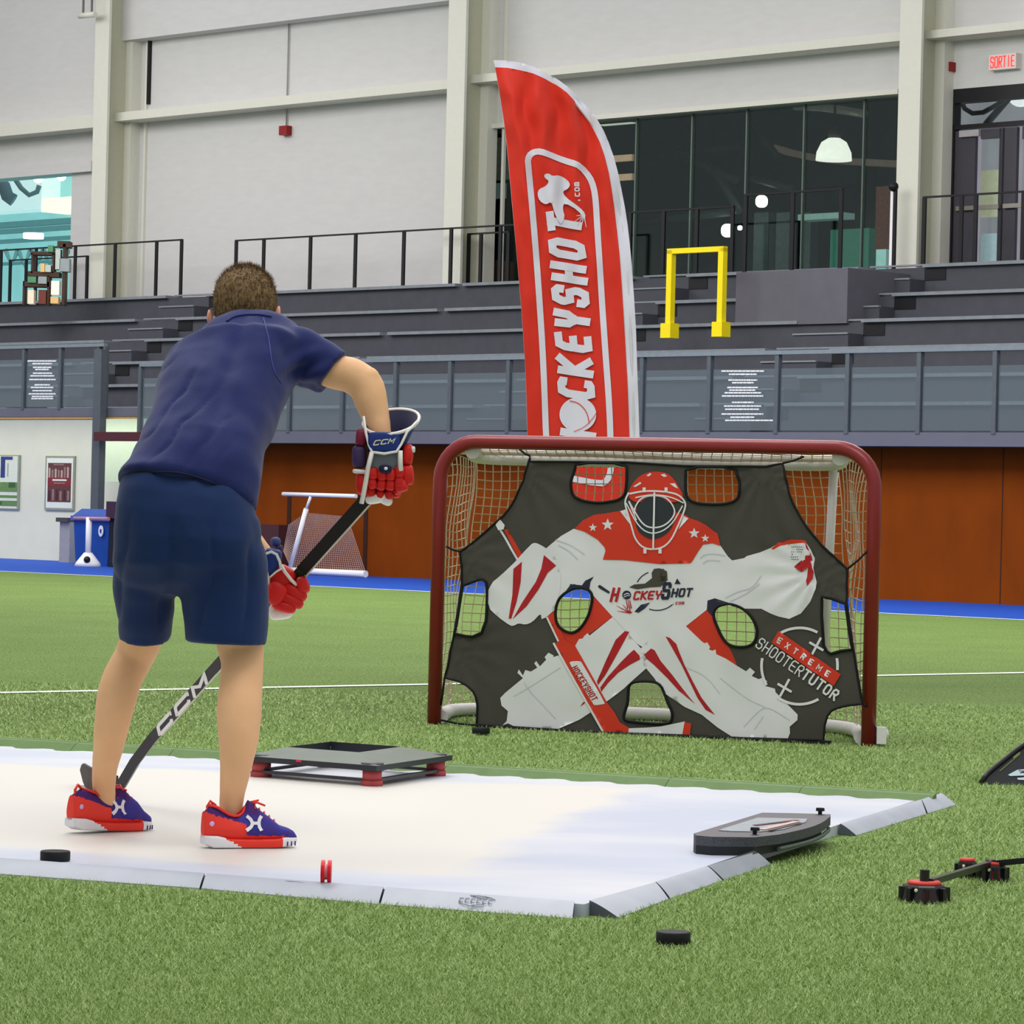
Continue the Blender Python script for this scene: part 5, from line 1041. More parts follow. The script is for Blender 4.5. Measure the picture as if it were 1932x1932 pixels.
# ================================================================ stickhandling trainer at the right
st_ = thing('stickhandling_trainer', 'black jointed bar on red topped octagonal feet on the turf at right', 'trainer', G(1750, 1708))
m_tb = mk('black_gloss_plastic', (16, 15, 18), .3, spec=.5); m_to = mk('coral_red_top', (214, 66, 56), .5)
def tfoot(c, r):
    mb = MB(); n = 8; ring = lambda q, z, ph=0: [c + V((q * math.cos(2 * math.pi * (k + .5) / n + ph), q * math.sin(2 * math.pi * (k + .5) / n + ph), z)) for k in range(n)]
    mb.loft([ring(r, 0), ring(r * .98, .008), ring(r * .86, .04), ring(r * .8, .044)], smooth=False)
    for k in range(n): a = 2 * math.pi * k / n; p = c + V((r * .93 * math.cos(a), r * .93 * math.sin(a), .02)); mb.box(p, (.012, .012, .036), 0, Matrix.Rotation(a, 3, 'Z'))
    f = mb.build('foot', m_tb, st_)
    mb = MB(); mb.loft([ring(r * .72, .044), ring(r * .66, .052), ring(r * .3, .052)]); mb.build('foot_top', m_to, f)
    mb = MB(); mb.box(c + V((.0, -r * .93, .018)), (.018, .006, .02)); mb.build('red_mark', mk('dark_red_mark', (130, 30, 40), .5), f)
    for a in (-2.05, -.7): mb = MB(); mb.sph(c + V((r * .93 * math.cos(a), r * .93 * math.sin(a), .033)), .005, 0, 6, 4); mb.build('rivet', mk('brass_rivet', (226, 220, 190), .3), f)
f1 = G(1748, 1706) + V((0, .05, 0)); f2 = G(1878, 1666) + V((0, .04, 0)); f3 = G(1834, 1664) + V((0, .10, 0))
tfoot(f1, .062); tfoot(f2, .038); tfoot(f3, .03)
mb = MB(); mb.cyl(f1 + V((0, 0, .05)), .012, .03, 10); mb.build('pivot', m_tb, st_)
j1 = W(1868, 1630, f2.y); j0 = W(1755, 1664, f1.y); j2 = W(1990, 1618, f2.y - .1)
for a, b in ((j0, j1), (j1, j2)): mb = MB(); mb.tube([a, b], (.011, .011), 4, smooth=False); mb.build('bar', m_tb, st_)
mb = MB(); mb.tube([j1 + V((0, 0, -.04)), j1 + V((0, 0, .012))], .014, 8); mb.build('bar_joint', m_tb, st_)
# ================================================================ black slanted box cut by the right edge
H_ = lambda x, y: (1640 + x / 5.085, 1380 + y / 5.085)
bx_ = thing('black_rebound_board', 'black slanted board with pale emblem cut by the right picture edge', 'board', G(1880, 1486))
b0 = G(*H_(1062, 510)); b1 = G(1990, 1494)
def SB(px, py, off=0):     # plane leaning back
    nrm = V((.05, -.8, .6)).normalized(); r = ray(px, py); k = (b0 - V((0, 0, CH))).dot(nrm) / r.dot(nrm); return V((0, 0, CH)) + r * k + nrm * off
fp = mp_(H_, 1062, 500, 1075, 470, 1130, 410, 1200, 350, 1300, 270, 1400, 190, 1485, 130, 1640, 20, 1780, 40, 1780, 565, 1485, 548, 1250, 528, 1075, 520)
T = [SB(x, y) for x, y in fp]; bk = [p + V((0, .035, 0)) for p in T]
for p in bk: p.z = max(p.z, 0)
mb = MB(); mb.prism(bk, T, 0); mb.build('board_panel', mk('black_board', (32, 34, 38), .5, var=.1), bx_)
mb = MB(); mb.tube([SB(x, y, .004) for x, y in mp_(H_, 1065, 500, 1130, 410, 1200, 350, 1300, 270, 1400, 190, 1485, 130, 1640, 20)], .009, 8); mb.build('board_edge', m_tb, bx_)
pb2 = Print(SB, 8, .001)
pb2.stroke(mp_(H_, 1250, 385, 1440, 225), 1.6, 2, 3); pb2.poly(mp_(H_, 1375, 250, 1440, 200, 1450, 215, 1390, 268), 2, 3); pb2.poly(mp_(H_, 1330, 420, 1420, 372, 1520, 366, 1530, 378, 1450, 395, 1440, 405, 1530, 402, 1530, 425, 1350, 432), 0, 3)
pb2.poly(mp_(H_, 1430, 378, 1490, 382, 1480, 388, 1430, 384), 1, 4); pb2.poly(mp_(H_, 1418, 450, 1530, 440, 1530, 472, 1425, 468), 0, 3)
pb2.mb.build('printed_emblem', [mk('pale_blue_print', (190, 212, 222), .4), m_tb, mk('faint_lime', (120, 132, 80), .5)], bx_)
# ================================================================ the player seen from behind
m_skin = mk('skin', (234, 184, 138), .55, var=.05, scale=14, bump=.05, bscale=150, spec=.25)
m_shirt = mk('navy_shirt_cloth', (28, 38, 92), .75, var=.10, scale=7, bump=.12, bscale=260, sheen=.15, spec=.15)
m_short = mk('dark_blue_shorts_cloth', (20, 44, 88), .7, var=.10, scale=7, bump=.10, bscale=260, sheen=.1, spec=.15)
m_hair = mk('brown_hair', (58, 44, 28), .75, scale=160, col2=(150, 122, 82), stretch=(1, 1, .4), contrast=.2)
def pxr(w_, Y): return w_ / 2 / F * Y
def limb(mb, pts, n=20, dr=1.0, flat=(0, 1, 0)):
    P = [W(x, y, Y) for x, y, Y, w_ in pts]; R = [(pxr(w_, Y) * dr, pxr(w_, Y)) for x, y, Y, w_ in pts]
    q = []; r = []
    for i in range(len(P) - 1):                 # resample smoothly
        a, b = P[i], P[i + 1]; p0 = P[max(i - 1, 0)]; p3 = P[min(i + 2, len(P) - 1)]
        for k in range(4):
            t = k / 4; c = .5 * ((2 * a) + (b - p0) * t + (2 * p0 - 5 * a + 4 * b - p3) * t * t + (3 * a - p0 - 3 * b + p3) * t ** 3)
            q.append(c); r.append(tuple(R[i][m] + (R[i + 1][m] - R[i][m]) * t for m in (0, 1)))
    q.append(P[-1]); r.append(R[-1]); mb.tube(q, r, n, flat=flat)
def rings_loft(mb, secs, n=32, p=.85):
    """secs: left px, left py, right px, right py, Y, half depth, lean of the depth axis"""
    rings = []
    for lx, ly, rx, ry, Y, hd, lean in secs:
        a, b = W(lx, ly, Y), W(rx, ry, Y); c = (a + b) / 2; u = (b - a) / 2; v = V((0, math.cos(lean), -math.sin(lean))) * hd
        sg = lambda t, e: math.copysign(abs(t) ** e, t)
        rings.append([c + u * sg(math.cos(2 * math.pi * k / n), p) + v * sg(math.sin(2 * math.pi * k / n), p) for k in range(n)])
    R2 = []
    for i in range(len(rings) - 1):
        for k in range(3): t = k / 3; R2.append([x.lerp(y, t) for x, y in zip(rings[i], rings[i + 1])])
    R2.append(rings[-1]); mb.loft(R2)
def fuse(mb, name, mat, parent, vox, smooth_it=3, disp=None, label=None):
    """union all closed pieces of the builder into one continuous skin"""
    o = mb.build(name + '_raw', mat); md = o.modifiers.new('r', 'REMESH'); md.mode = 'VOXEL'; md.voxel_size = vox; md.use_smooth_shade = True
    ms = o.modifiers.new('s', 'SMOOTH'); ms.iterations = smooth_it; ms.factor = .5
    dg = bpy.context.evaluated_depsgraph_get(); dg.update(); me = bpy.data.meshes.new_from_object(o.evaluated_get(dg))
    L = V(o.location); old = o.data; bpy.data.objects.remove(o); bpy.data.meshes.remove(old)
    if disp:
        ns = [V(v.normal) for v in me.vertices]
        for v, n_ in zip(me.vertices, ns): v.co = v.co + n_ * disp(v.co + L, n_)
    me.name = name; me.materials.clear(); me.materials.append(mat)
    for p in me.polygons: p.use_smooth = True
    o = bpy.data.objects.new(name, me); COL.objects.link(o); o.parent = parent; o.location = L - WL(parent)
    if label: o['label'] = label
    return o
def topx(p):      # picture position of a point, used only to lay cloth folds where the cloth has them
    u = p.x / p.y * F; v = (p.z - CH) / p.y * F
    return C0 + u * CT + v * ST, C0 + u * ST - v * CT
man = thing('person', 'person in navy shirt and shorts bending over a hockey stick, seen from behind', 'person', G(330, 1590, MZ))
# ---- body
mb = MB()
limb(mb, [(292, 1000, 9.17, 100), (282, 1080, 9.20, 94), (274, 1150, 9.25, 86), (266, 1205, 9.30, 82), (251, 1242, 9.32, 75), (231, 1280, 9.29, 76), (220, 1318, 9.26, 77), (211, 1368, 9.25, 67), (205, 1407, 9.28, 59), (198, 1446, 9.31, 49), (196, 1480, 9.345, 45), (198, 1505, 9.365, 41), (202, 1528, 9.378, 34)], dr=1.0)
limb(mb, [(405, 1000, 9.12, 130), (425, 1080, 9.11, 115), (445, 1150, 9.12, 110), (453, 1215, 9.14, 90), (457, 1252, 9.12, 80), (454, 1303, 9.08, 83), (451, 1345, 9.05, 87), (450, 1394, 9.03, 77), (445, 1446, 9.04, 61), (438, 1498, 9.055, 48), (436, 1531, 9.06, 45), (441, 1562, 9.065, 46)], dr=1.0)
rings_loft(mb, [(235, 1010, 480, 1020, 9.12, .10, 0), (240, 920, 465, 940, 9.14, .10, .1), (275, 840, 480, 850, 9.22, .10, .4), (305, 740, 520, 745, 9.38, .10, .6), (350, 690, 560, 690, 9.49, .08, .6), (415, 645, 525, 645, 9.55, .045, .5)])
limb(mb, [(465, 650, 9.54, 84), (454, 620, 9.61, 70), (456, 600, 9.67, 68), (460, 575, 9.71, 66)], dr=1.0)
limb(mb, [(560, 668, 9.5, 84), (600, 688, 9.49, 66), (632, 702, 9.48, 66), (662, 708, 9.47, 68), (690, 728, 9.46, 68), (700, 757, 9.45, 64), (710, 790, 9.44, 52), (716, 815, 9.43, 45), (722, 850, 9.43, 44)], dr=.95)
limb(mb, [(360, 690, 9.52, 84), (380, 790, 9.75, 70), (405, 895, 9.92, 62), (442, 975, 9.86, 50), (488, 1036, 9.79, 40), (514, 1066, 9.77, 38)], dr=1)
hc = W(462, 575, 9.68); RH = Matrix.Rotation(math.radians(-38), 3, 'X') @ Matrix.Rotation(math.radians(-4), 3, 'Y')
mb.sph(hc, (.080, .098, .105), 0, 28, 18, RH)
def hp(x, y, z): return hc + RH @ V((x, y, z))
mb.sph(hp(0, .045, -.075), (.055, .055, .05), 0, 16, 10, RH)          # jaw and chin
mb.sph(hp(0, .102, -.03), (.013, .018, .022), 0, 10, 8, RH)           # nose
mb.sph(hp(0, .094, .012), (.045, .012, .01), 0, 10, 8, RH)            # brow
mb.sph(hp(0, .095, -.068), (.022, .010, .008), 0, 10, 8, RH)          # mouth
# elbow point
mb.sph(W(697, 712, 9.45), (.03, .03, .03), 0, 12, 8)
body = fuse(mb, 'body', m_skin, man, .0075, 4)
for sx in (-1, 1):
    mb = MB(); c = W(397, 601, 9.66) if sx < 0 else W(523, 594, 9.66)
    for k, (r1, r2, dx) in enumerate(((.011, .025, 0),)): mb.sph(c, (.008, .014, .026), 0, 12, 10, Matrix.Rotation(math.radians(10 * sx), 3, 'Y'))
    mb.sph(c + V((sx * .004, -.006, .004)), (.006, .009, .017), 0, 10, 8); mb.build('ear', mk('ear_skin', (226, 158, 132), .5), man)
    mb = MB(); mb.sph(hp(sx * .032, .088, -.008), (.012, .012, .010), 0, 10, 8, RH); mb.sph(hp(sx * .032, .0985, -.008), (.004, .003, .004), 1, 8, 6, RH); mb.build('eye', [mk('eye_white', (235, 235, 232), .3), mk('eye_brown', (60, 40, 30), .3)], man)
# ---- hair: close cap with cropped tufts
mb = MB(); mb.sph(hc + RH @ V((0, -.006, .006)), (.090, .103, .106), 0, 36, 26, RH)
def cut(mbx):
    keep = []
    for f in mbx.f:
        c = sum((mbx.v[i] for i in f), V((0, 0, 0))) / len(f); q = RH.transposed() @ (c - hc)
        if q.y > .06 and q.z < .03: continue
        if q.z < -.1 and q.y > 0: continue
        keep.append(f)
    mbx.f = keep; mbx.m = [0] * len(keep); mbx.sm = [True] * len(keep)
cut(mb)
vv = [V(v) for v in mb.v]
rr = random.Random(5)
for i in range(15000):
    f = mb.f[rr.randrange(1, len(keep_n := mb.f))] if False else None
    th = rr.uniform(0, 2 * math.pi); z = rr.uniform(-1, 1); s_ = math.sqrt(max(0, 1 - z * z)); d = V((s_ * math.cos(th), s_ * math.sin(th), z))
    if d.y > .6 and d.z < .3: continue
    l = V((d.x * .088, d.y * .101, d.z * .104)); p = hc + RH @ (l + V((0, -.006, .006))); nrm = (RH @ V((d.x / .086, d.y / .1, d.z / .104))).normalized()
    ln_ = rr.uniform(.008, .019) * (1.25 if d.z > .4 else .75); swirl = RH @ V((.6, -.7, -.35 if d.z < .5 else .1)); dr_ = (nrm * .75 + swirl * .5 + V((rr.uniform(-.3, .3), rr.uniform(-.3, .3), rr.uniform(-.2, .3)))).normalized()
    t = dr_.cross(nrm); t = t* .0010 / max(t.length, 1e-6) if t.length > 1e-4 else V((.0013, 0, 0)); q = p - nrm * .003
    o = len(mb.v); mb.v += [q - t, q + t, q + dr_ * ln_]; mb.f.append([o, o + 1, o + 2]); mb.m.append(0); mb.sm.append(False)
hair = mb.build('hair', m_hair, man, label='short cropped brown hair')
# ---- shirt
def shirt_fold(p, n_):
    x, y = topx(p); d = 0
    if n_.y < .4:
        # long diagonal drags from the right armpit down to the left flank
        s_ = (x * .74 + y * .62); k = max(0, 1 - abs((x - 340) / 120)) * max(0, min(1, (y - 660) / 60)) * max(0, min(1, (900 - y) / 60))
        d -= .009 * k * (1 - abs(math.sin(s_ / 15 + 1.6 * noise.noise(V((x / 70, y / 70, 0)))))) ** 4
        k2 = max(0, 1 - math.hypot((x - 575) / 60, (y - 700) / 60)); d += .012 * k2 * math.sin((x * .5 + y * .9) / 7)
        k3 = max(0, 1 - abs(y - 905 - (x - 340) * .1) / 70) * .5; d += .004 * k3 * math.sin(x / 14 + y / 25)
    d += .010 * max(0, 1 - math.hypot((x - 375) / 50, (y - 700) / 40)) + .008 * max(0, 1 - math.hypot((x - 500) / 35, (y - 670) / 45)) - .008 * max(0, 1 - abs(x - (455 - (y - 620) * .30)) / 22) * (n_.y < 0)
    return d + .005 * noise.noise(p * 14) + .009 * noise.noise(p * 5)
mb = MB()
rings_loft(mb, [(222, 906, 482, 964, 9.10, .148, .36), (225, 896, 484, 945, 9.10, .150, .36), (242, 876, 492, 900, 9.13, .150, .25), (264, 838, 499, 848, 9.19, .148, .4), (284, 788, 518, 795, 9.29, .145, .55), (292, 738, 542, 745, 9.38, .143, .6), (304, 702, 562, 706, 9.44, .14, .65), (328, 668, 582, 672, 9.48, .13, .7), (356, 650, 590, 650, 9.53, .10, .55), (394, 618, 562, 616, 9.56, .08, .5), (418, 603, 540, 602, 9.575, .065, .45), (432, 597, 520, 597, 9.585, .05, .4)], 40, .9)
limb(mb, [(500, 660, 9.50, 100), (560, 664, 9.50, 100), (590, 678, 9.49, 96), (612, 690, 9.48, 92), (630, 702, 9.475, 92)], 24, dr=1.0)
limb(mb, [(590, 690, 9.52, 92), (608, 703, 9.54, 86), (625, 715, 9.55, 70)], 24, dr=1.0)
limb(mb, [(370, 670, 9.5, 90), (352, 700, 9.55, 96), (362, 760, 9.70, 92), (372, 800, 9.77, 88)], 24, dr=1.0)
shirt = fuse(mb, 'shirt', m_shirt, man, .0085, 5, shirt_fold, 'navy short sleeved shirt')
mb = MB()           # seams: raglan seam, collar band and hem as thin raised lines
def on_back(pts, Y0, r, name, mat, par):
    dg = bpy.context.evaluated_depsgraph_get(); P_ = []
    for x, y in densify(pts, 6, False):
        o_ = V((0, 0, CH)); d_ = ray(x, y).normalized(); loc_ = o_ - WL(par); ok, hit, nr, _ = par.ray_cast(loc_, d_)
        if ok: P_.append(hit + WL(par) + nr * r * .3)
    if len(P_) > 2:
        m2 = MB(); m2.tube(P_, r, 6); return m2.build(name, mat, par)
bpy.context.view_layer.update()
on_back(smooth([(497, 600), (502, 620), (508, 645), (510, 668), (516, 700), (530, 722)], 1, False), 9.4, .0022, 'raglan_seam', mk('seam_blue', (66, 76, 140), .7), shirt)
on_back(smooth([(428, 607), (440, 598), (462, 594), (490, 594), (512, 598)], 1, False), 9.4, .0035, 'collar_band', m_shirt, shirt)
on_back(smooth([(226, 906), (260, 894), (300, 889), (345, 892), (390, 905), (430, 925), (460, 948), (480, 972)], 1, False), 9.0, .0028, 'hem', mk('hem_navy', (16, 24, 58), .7), shirt)
# ---- shorts
def short_fold(p, n_):
    x, y = topx(p); d = .005 * noise.noise(p * 6) + .0025 * noise.noise(p * 15)
    hem = max(0, min(1, (1200 - y) / 30))
    if n_.y < .5:
        k = max(0, min(1, (y - 950) / 80)); d -= .009 * k * (1 - abs(math.sin(x / 26 + .9 * noise.noise(V((x / 50, y / 80, 4))) + y / 160))) ** 2
        k = max(0, 1 - math.hypot((x - 330) / 30, (y - 1060) / 90)); d -= .014 * k
    return d * hem
mb = MB()
rings_loft(mb, [(232, 893, 468, 925, 9.10, .130, .1), (222, 915, 478, 955, 9.09, .145, .05), (217, 950, 485, 985, 9.08, .155, 0), (215, 1010, 494, 1020, 9.08, .165, 0), (214, 1060, 501, 1062, 9.09, .16, 0), (224, 1100, 494, 1100, 9.10, .11, 0), (245, 1125, 470, 1125, 9.11, .05, 0)], 40, .88)
limb(mb, [(285, 1000, 9.12, 132), (276, 1080, 9.14, 124), (274, 1110, 9.16, 121), (274, 1150, 9.18, 113), (274, 1180, 9.20, 103), (273, 1205, 9.21, 96)], 28, dr=1.25)
limb(mb, [(405, 1000, 9.08, 172), (419, 1060, 9.08, 168), (422, 1100, 9.09, 166), (427, 1150, 9.10, 164), (427, 1185, 9.10, 158), (426, 1214, 9.10, 152)], 28, dr=1.0)
shorts = fuse(mb, 'shorts', m_short, man, .0085, 4, short_fold, 'dark blue knee length shorts')
# ---- gloves
m_gb = mk('glove_royal_blue', (24, 52, 124), .5, var=.1, scale=30); m_gd = mk('glove_dark_navy', (22, 24, 60), .6); m_gr = mk('glove_red', (206, 30, 24), .5, var=.12, scale=30); m_gw = mk('glove_white', (228, 228, 224), .45)
m_gg = mk('glove_grey_mesh', (122, 128, 138), .7, bump=.3, bscale=300); m_gm = mk('glove_maroon', (130, 30, 60), .55); m_gp = mk('glove_purple_navy', (66, 46, 90), .6); m_gwd = mk('cuff_trim_white', (232, 230, 222), .5)
def pad(mb, x, y, Y, w_, h_, d_, ang=0, mi=0, p=.55):
    R = Matrix.Rotation(-math.radians(ang) , 3, 'Y'); mb.sph(W(x, y, Y), (pxr(w_, Y), pxr(d_, Y), pxr(h_, Y)), mi, 16, 10, R, p)
def trim(pts, r, par, Y=None, name='white_trim', mat=None):
    mb = MB(); mb.tube([W(*p) for p in pts], r, 6); return mb.build(name, mat or m_gwd, par)
YG = 9.41
mb = MB(); pad(mb, 724, 873, YG - .005, 60, 56, 60, 0, 0, .5); pad(mb, 727, 905, YG + .02, 66, 50, 52, 0, 0, .6)
gl = mb.build('glove', m_gg, man, label='red, white and blue hockey glove at the stick end')
mb = MB(); n = 32
def cuff(x0, y0, rx0, x1, y1, rx1, near, far, Y, d0, d1, k1=0):
    lo, hi = [], []
    for k in range(n):
        a = 2 * math.pi * k / n; c, s_ = math.cos(a), math.sin(a)
        lo.append(W(x0 + rx0 * c, y0, Y + d0 * s_)); hi.append(W(x1 + rx1 * c, y1 + (far if s_ > 0 else near) * abs(s_) ** 1.0 * (-1 if s_ > 0 else 1) - k1 * c, Y + d1 * s_))
    mid = [(p.lerp(q, .5)) + (q - p) * 0 for p, q in zip(lo, hi)]
    c0_ = sum(lo, V((0, 0, 0))) / n; c1_ = sum(hi, V((0, 0, 0))) / n
    ilo = [c0_ + (p - c0_) * .86 for p in lo]; ihi = [c1_ + (p - c1_) * .90 + V((0, 0, -.002)) for p in hi]
    return lo, mid, hi, ihi, ilo
lo, mid, hi, ihi, ilo = cuff(727, 853, 33, 738, 793, 53, 26, 20, YG + .01, .045, .072, 6)
mb = MB(); mb.loft([lo, mid, hi], 0, False); mb.loft([hi, ihi, ilo], 1, False); mb.build('cuff', [m_gb, m_gd], gl, label='flared royal blue cuff')
mb = MB(); mb.tube(hi, .0048, 6, closed=True, cap=False); mb.build('cuff_trim', m_gwd, gl)
mb = MB(); pad(mb, 724, 834, YG - .055, 60, 38, 16, 0, 0, .4); cp = mb.build('cuff_panel', m_gb, gl)
pcc = Print(lambda x, y, o: W(x, y, YG - .072 - o), 6, .001); write(pcc, 'CCM', (703, 841), (1, -.12), (.15, -1), 10, 11.5, 14, 2.0, 0, 1, .3); pcc.mb.build('brand_lettering', mk('cream_print', (225, 215, 180), .5), gl)
trim([(686, 786, YG - .03), (690, 815, YG - .05), (696, 840, YG - .06), (702, 853, YG - .065), (725, 856, YG - .07), (748, 852, YG - .065), (757, 838, YG - .06), (768, 815, YG - .055), (787, 795, YG - .03)], .004, gl)
trim([(702, 853, YG - .065), (695, 880, YG - .062), (690, 910, YG - .055), (686, 932, YG - .045), (682, 950, YG - .04)], .0065, gl)
trim([(755, 850, YG - .06), (755, 870, YG - .06), (756, 888, YG - .055)], .007, gl)
for x0, xs, c_ in ((0, 0, 0), (1, 1, 0), (2, 2, 0), (3, 3, 0)):
    mb = MB(); x = 704 + x0 * 16.5; sh = (0, 3, 3, -3)[x0]
    pad(mb, x, 893 + sh, YG - .042, 19, 24, 24, rr.uniform(-10, 10), 0, .65); pad(mb, x - 1, 912 + sh, YG - .035, 18, 22, 26, rr.uniform(-14, 14), 0, .65); pad(mb, x - 3, 929 + sh * 1.5, YG - .012, 17, 19, 26, rr.uniform(-10, 10), 0, .7); pad(mb, x - 5, 934 + sh, YG + .022, 16, 18, 24, 0, 0, .8)
    mb.build('finger', m_gr, gl, label='red padded glove finger')
mb = MB(); pad(mb, 727, 885, YG - .060, 24, 16, 12, 0, 0, .7); pad(mb, 728, 884, YG - .068, 7, 6, 6, 0, 1, .8); mb.build('knuckle_badge', [m_gd, m_gw], gl)
mb = MB(); pad(mb, 769, 858, YG - .01, 22, 40, 50, -4, 0); pad(mb, 768, 896, YG - .01, 26, 40, 48, 6, 0); pad(mb, 757, 917, YG - .02, 26, 24, 40, 20, 0); pad(mb, 779, 848, YG - .02, 9, 12, 30, 0, 1); mb.build('side_roll', [m_gr, m_gw], gl)
mb = MB(); pad(mb, 682, 826, YG + .0, 22, 34, 44, -3, 1); pad(mb, 678, 862, YG + .0, 28, 44, 46, 2, 2); pad(mb, 680, 890, YG - .005, 30, 9, 44, -5, 3); pad(mb, 684, 913, YG + .0, 26, 42, 44, 3, 0); mb.build('thumb', [m_gr, m_gm, m_gp, m_gw], gl, label='maroon, purple and red thumb roll')
mb = MB(); pad(mb, 712, 940, YG - .0, 46, 20, 40, 12, 0, .7); pad(mb, 728, 944, YG - .0, 26, 18, 36, -24, 0, .8); mb.build('palm_edge', m_gw, gl, label='white palm edge')
# lower glove
YL = 9.70
mb = MB(); pad(mb, 528, 1100, YL, 50, 70, 60, -30, 0, .6); g2 = mb.build('glove', m_gr, man, label='red, white and blue hockey glove gripping mid shaft')
mb = MB(); pad(mb, 512, 1062, YL - .005, 34, 56, 56, -12, 0, .5); mb.build('cuff', m_gb, g2)
mb = MB(); pad(mb, 520, 1022, YL + .02, 20, 18, 24, 0, 0, .9); pad(mb, 526, 1038, YL + .02, 16, 22, 24, -10, 1, .8); mb.build('cuff_flap', [mk('pale_navy', (70, 84, 140), .6), m_gp], g2)
trim([(494, 1052, YL - .06), (500, 1045, YL - .06), (512, 1041, YL - .06), (522, 1046, YL - .058), (528, 1060, YL - .055), (530, 1072, YL - .05)], .0042, g2)
trim([(530, 1066, YL - .045), (538, 1080, YL - .05), (550, 1095, YL - .05), (560, 1104, YL - .045)], .0050, g2)
trim([(499, 1070, YL - .04), (503, 1090, YL - .05), (506, 1110, YL - .05)], .008, g2); trim([(506, 1092, YL - .05), (522, 1078, YL - .055), (533, 1072, YL - .055)], .003, g2)
for i, (x, y, w_, h_, an_) in enumerate(((556, 1118, 50, 24, 38), (548, 1133, 52, 22, 32), (536, 1145, 46, 20, 24), (520, 1120, 40, 44, 30))):
    mb = MB(); pad(mb, x, y, YL - .03 - .006 * i, w_, h_, 34, an_ - 60 if i == 3 else -an_ + 10, 0, .65); pad(mb, x + 18, y - 10, YL - .015, 22, h_, 30, 0, 0, .7) if i < 3 else None
    mb.build('finger', m_gr, g2, label='red padded glove finger')
mb = MB(); pad(mb, 571, 1104, YL - .03, 24, 34, 34, 14, 0, .7); pad(mb, 566, 1094, YL - .035, 12, 10, 20, 0, 1, .8); mb.build('thumb', [m_gr, mk('pink_patch', (236, 150, 140), .5)], g2)
mb = MB(); pad(mb, 530, 1158, YL - .0, 44, 22, 40, 8, 0, .6); pad(mb, 516, 1150, YL - .0, 18, 26, 34, -20, 0, .7); mb.build('palm_edge', m_gw, g2, label='white palm edge')
# ---- hockey stick
stk = thing('hockey_stick', 'black hockey stick with white CCM lettering held down to the white mat', 'stick', G(200, 1500, MZ))
def SY(x): return 10.17 - (x - 286) * (10.17 - 9.47) / (696 - 286)
def SP(x, dy=0):
    y = 935 + (696 - x) * (1394 - 935) / (696 - 286); return W(x, y, SY(x) + dy)
m_stk = mk('carbon_black', (44, 44, 50), .35, var=.1, spec=.5); m_grip = mk('black_grip_tape', (26, 27, 26), .8, bump=.3, bscale=200); m_edge = mk('pale_shaft_edge', (206, 206, 190), .4)
mb = MB(); sp = [SP(705), SP(600), SP(500), SP(400), SP(290), W(255, 1436, 10.22), W(228, 1482, 10.27)]
dirs = (SP(290) - SP(705)).normalized(); nrm = V((0, -1, 0)); nrm = (nrm - dirs * nrm.dot(dirs)).normalized(); wdir = dirs.cross(nrm)
def bar(mb, P_, hw, ht, mi=0):
    rings = []
    for p in P_: rings.append([p + wdir * hw + nrm * ht, p - wdir * hw + nrm * ht, p - wdir * hw - nrm * ht, p + wdir * hw - nrm * ht])
    mb.loft(rings, mi, True, False)
bar(mb, sp, .0150, .0105); mb.build('shaft', m_stk, stk)
mb = MB(); bar(mb, [SP(708), SP(640), SP(572)], .0172, .0125); bar(mb, [SP(716), SP(704)], .022, .017); mb.build('grip', m_grip, stk, label='black taped grip')
sg_ = -1 if W(700, 960, 9.47).x * 0 + (wdir.z) > 0 else 1
mb = MB(); ew = wdir * (.0165 if wdir.z < 0 else -.0165)
bar(mb, [SP(690) + ew * 1.12, SP(560) + ew * 1.12], .003, .010); bar(mb, [SP(560) + ew, SP(430) + ew, SP(300) + ew], .0022, .010); mb.build('edge_stripe', m_edge, stk, label='pale edge of the shaft')
def SPF(a, b, off): # a px along the shaft from the low end, b across
    x = 290 + a * .666; p = SP(x); return p + wdir * (b / 640.0 * (-1 if wdir.z < 0 else 1)) + nrm * (.0112 + off)
ps = Print(SPF, 6, .0006); write(ps, 'CCM', (12, -10), (1, 0), (0, 1), 20, 40, 49, 6.2, 0, 1, .45, rounding=.1); ps.mb.build('brand_lettering', m_white, stk, label='white lettering on the shaft')
mb = MB(); bar(mb, [SP(575), SP(560)], .0156, .0115); mb.build('green_band', mk('dark_green_band', (40, 64, 40), .5), stk)
# blade: curved slab, heel near the shaft, toe away from the camera to the left
hl = G(218, 1502, MZ + .002); toe = G(158, 1480, MZ + .002); mb = MB(); rings = []
bh0 = W(228, 1482, 10.27)
for k in range(11):
    t = k / 10; p = hl.lerp(toe, t) + V((-.02 * math.sin(math.pi * t), .0, 0)); hgt = .062 + .014 * t - (.03 * max(0, t - .85) / .15); lean = V((-.012 * t, .01, 0))
    th = V((.006, .003, 0)) * (1 - .5 * t); up = V((0, 0, hgt)) + lean; z0 = V((0, 0, .008 * max(0, t - .8) * 5))
    rings.append([p - th + z0, p + th + z0, p + th + up, p - th + up])
mb.loft(rings, 0, True, False); mb.tube([bh0 + V((0, 0, .01)), hl + V((0, 0, .035))], (.012, .02), 6); mb.build('blade', mk('taped_blade', (70, 62, 60), .7, var=.2, scale=20), stk)
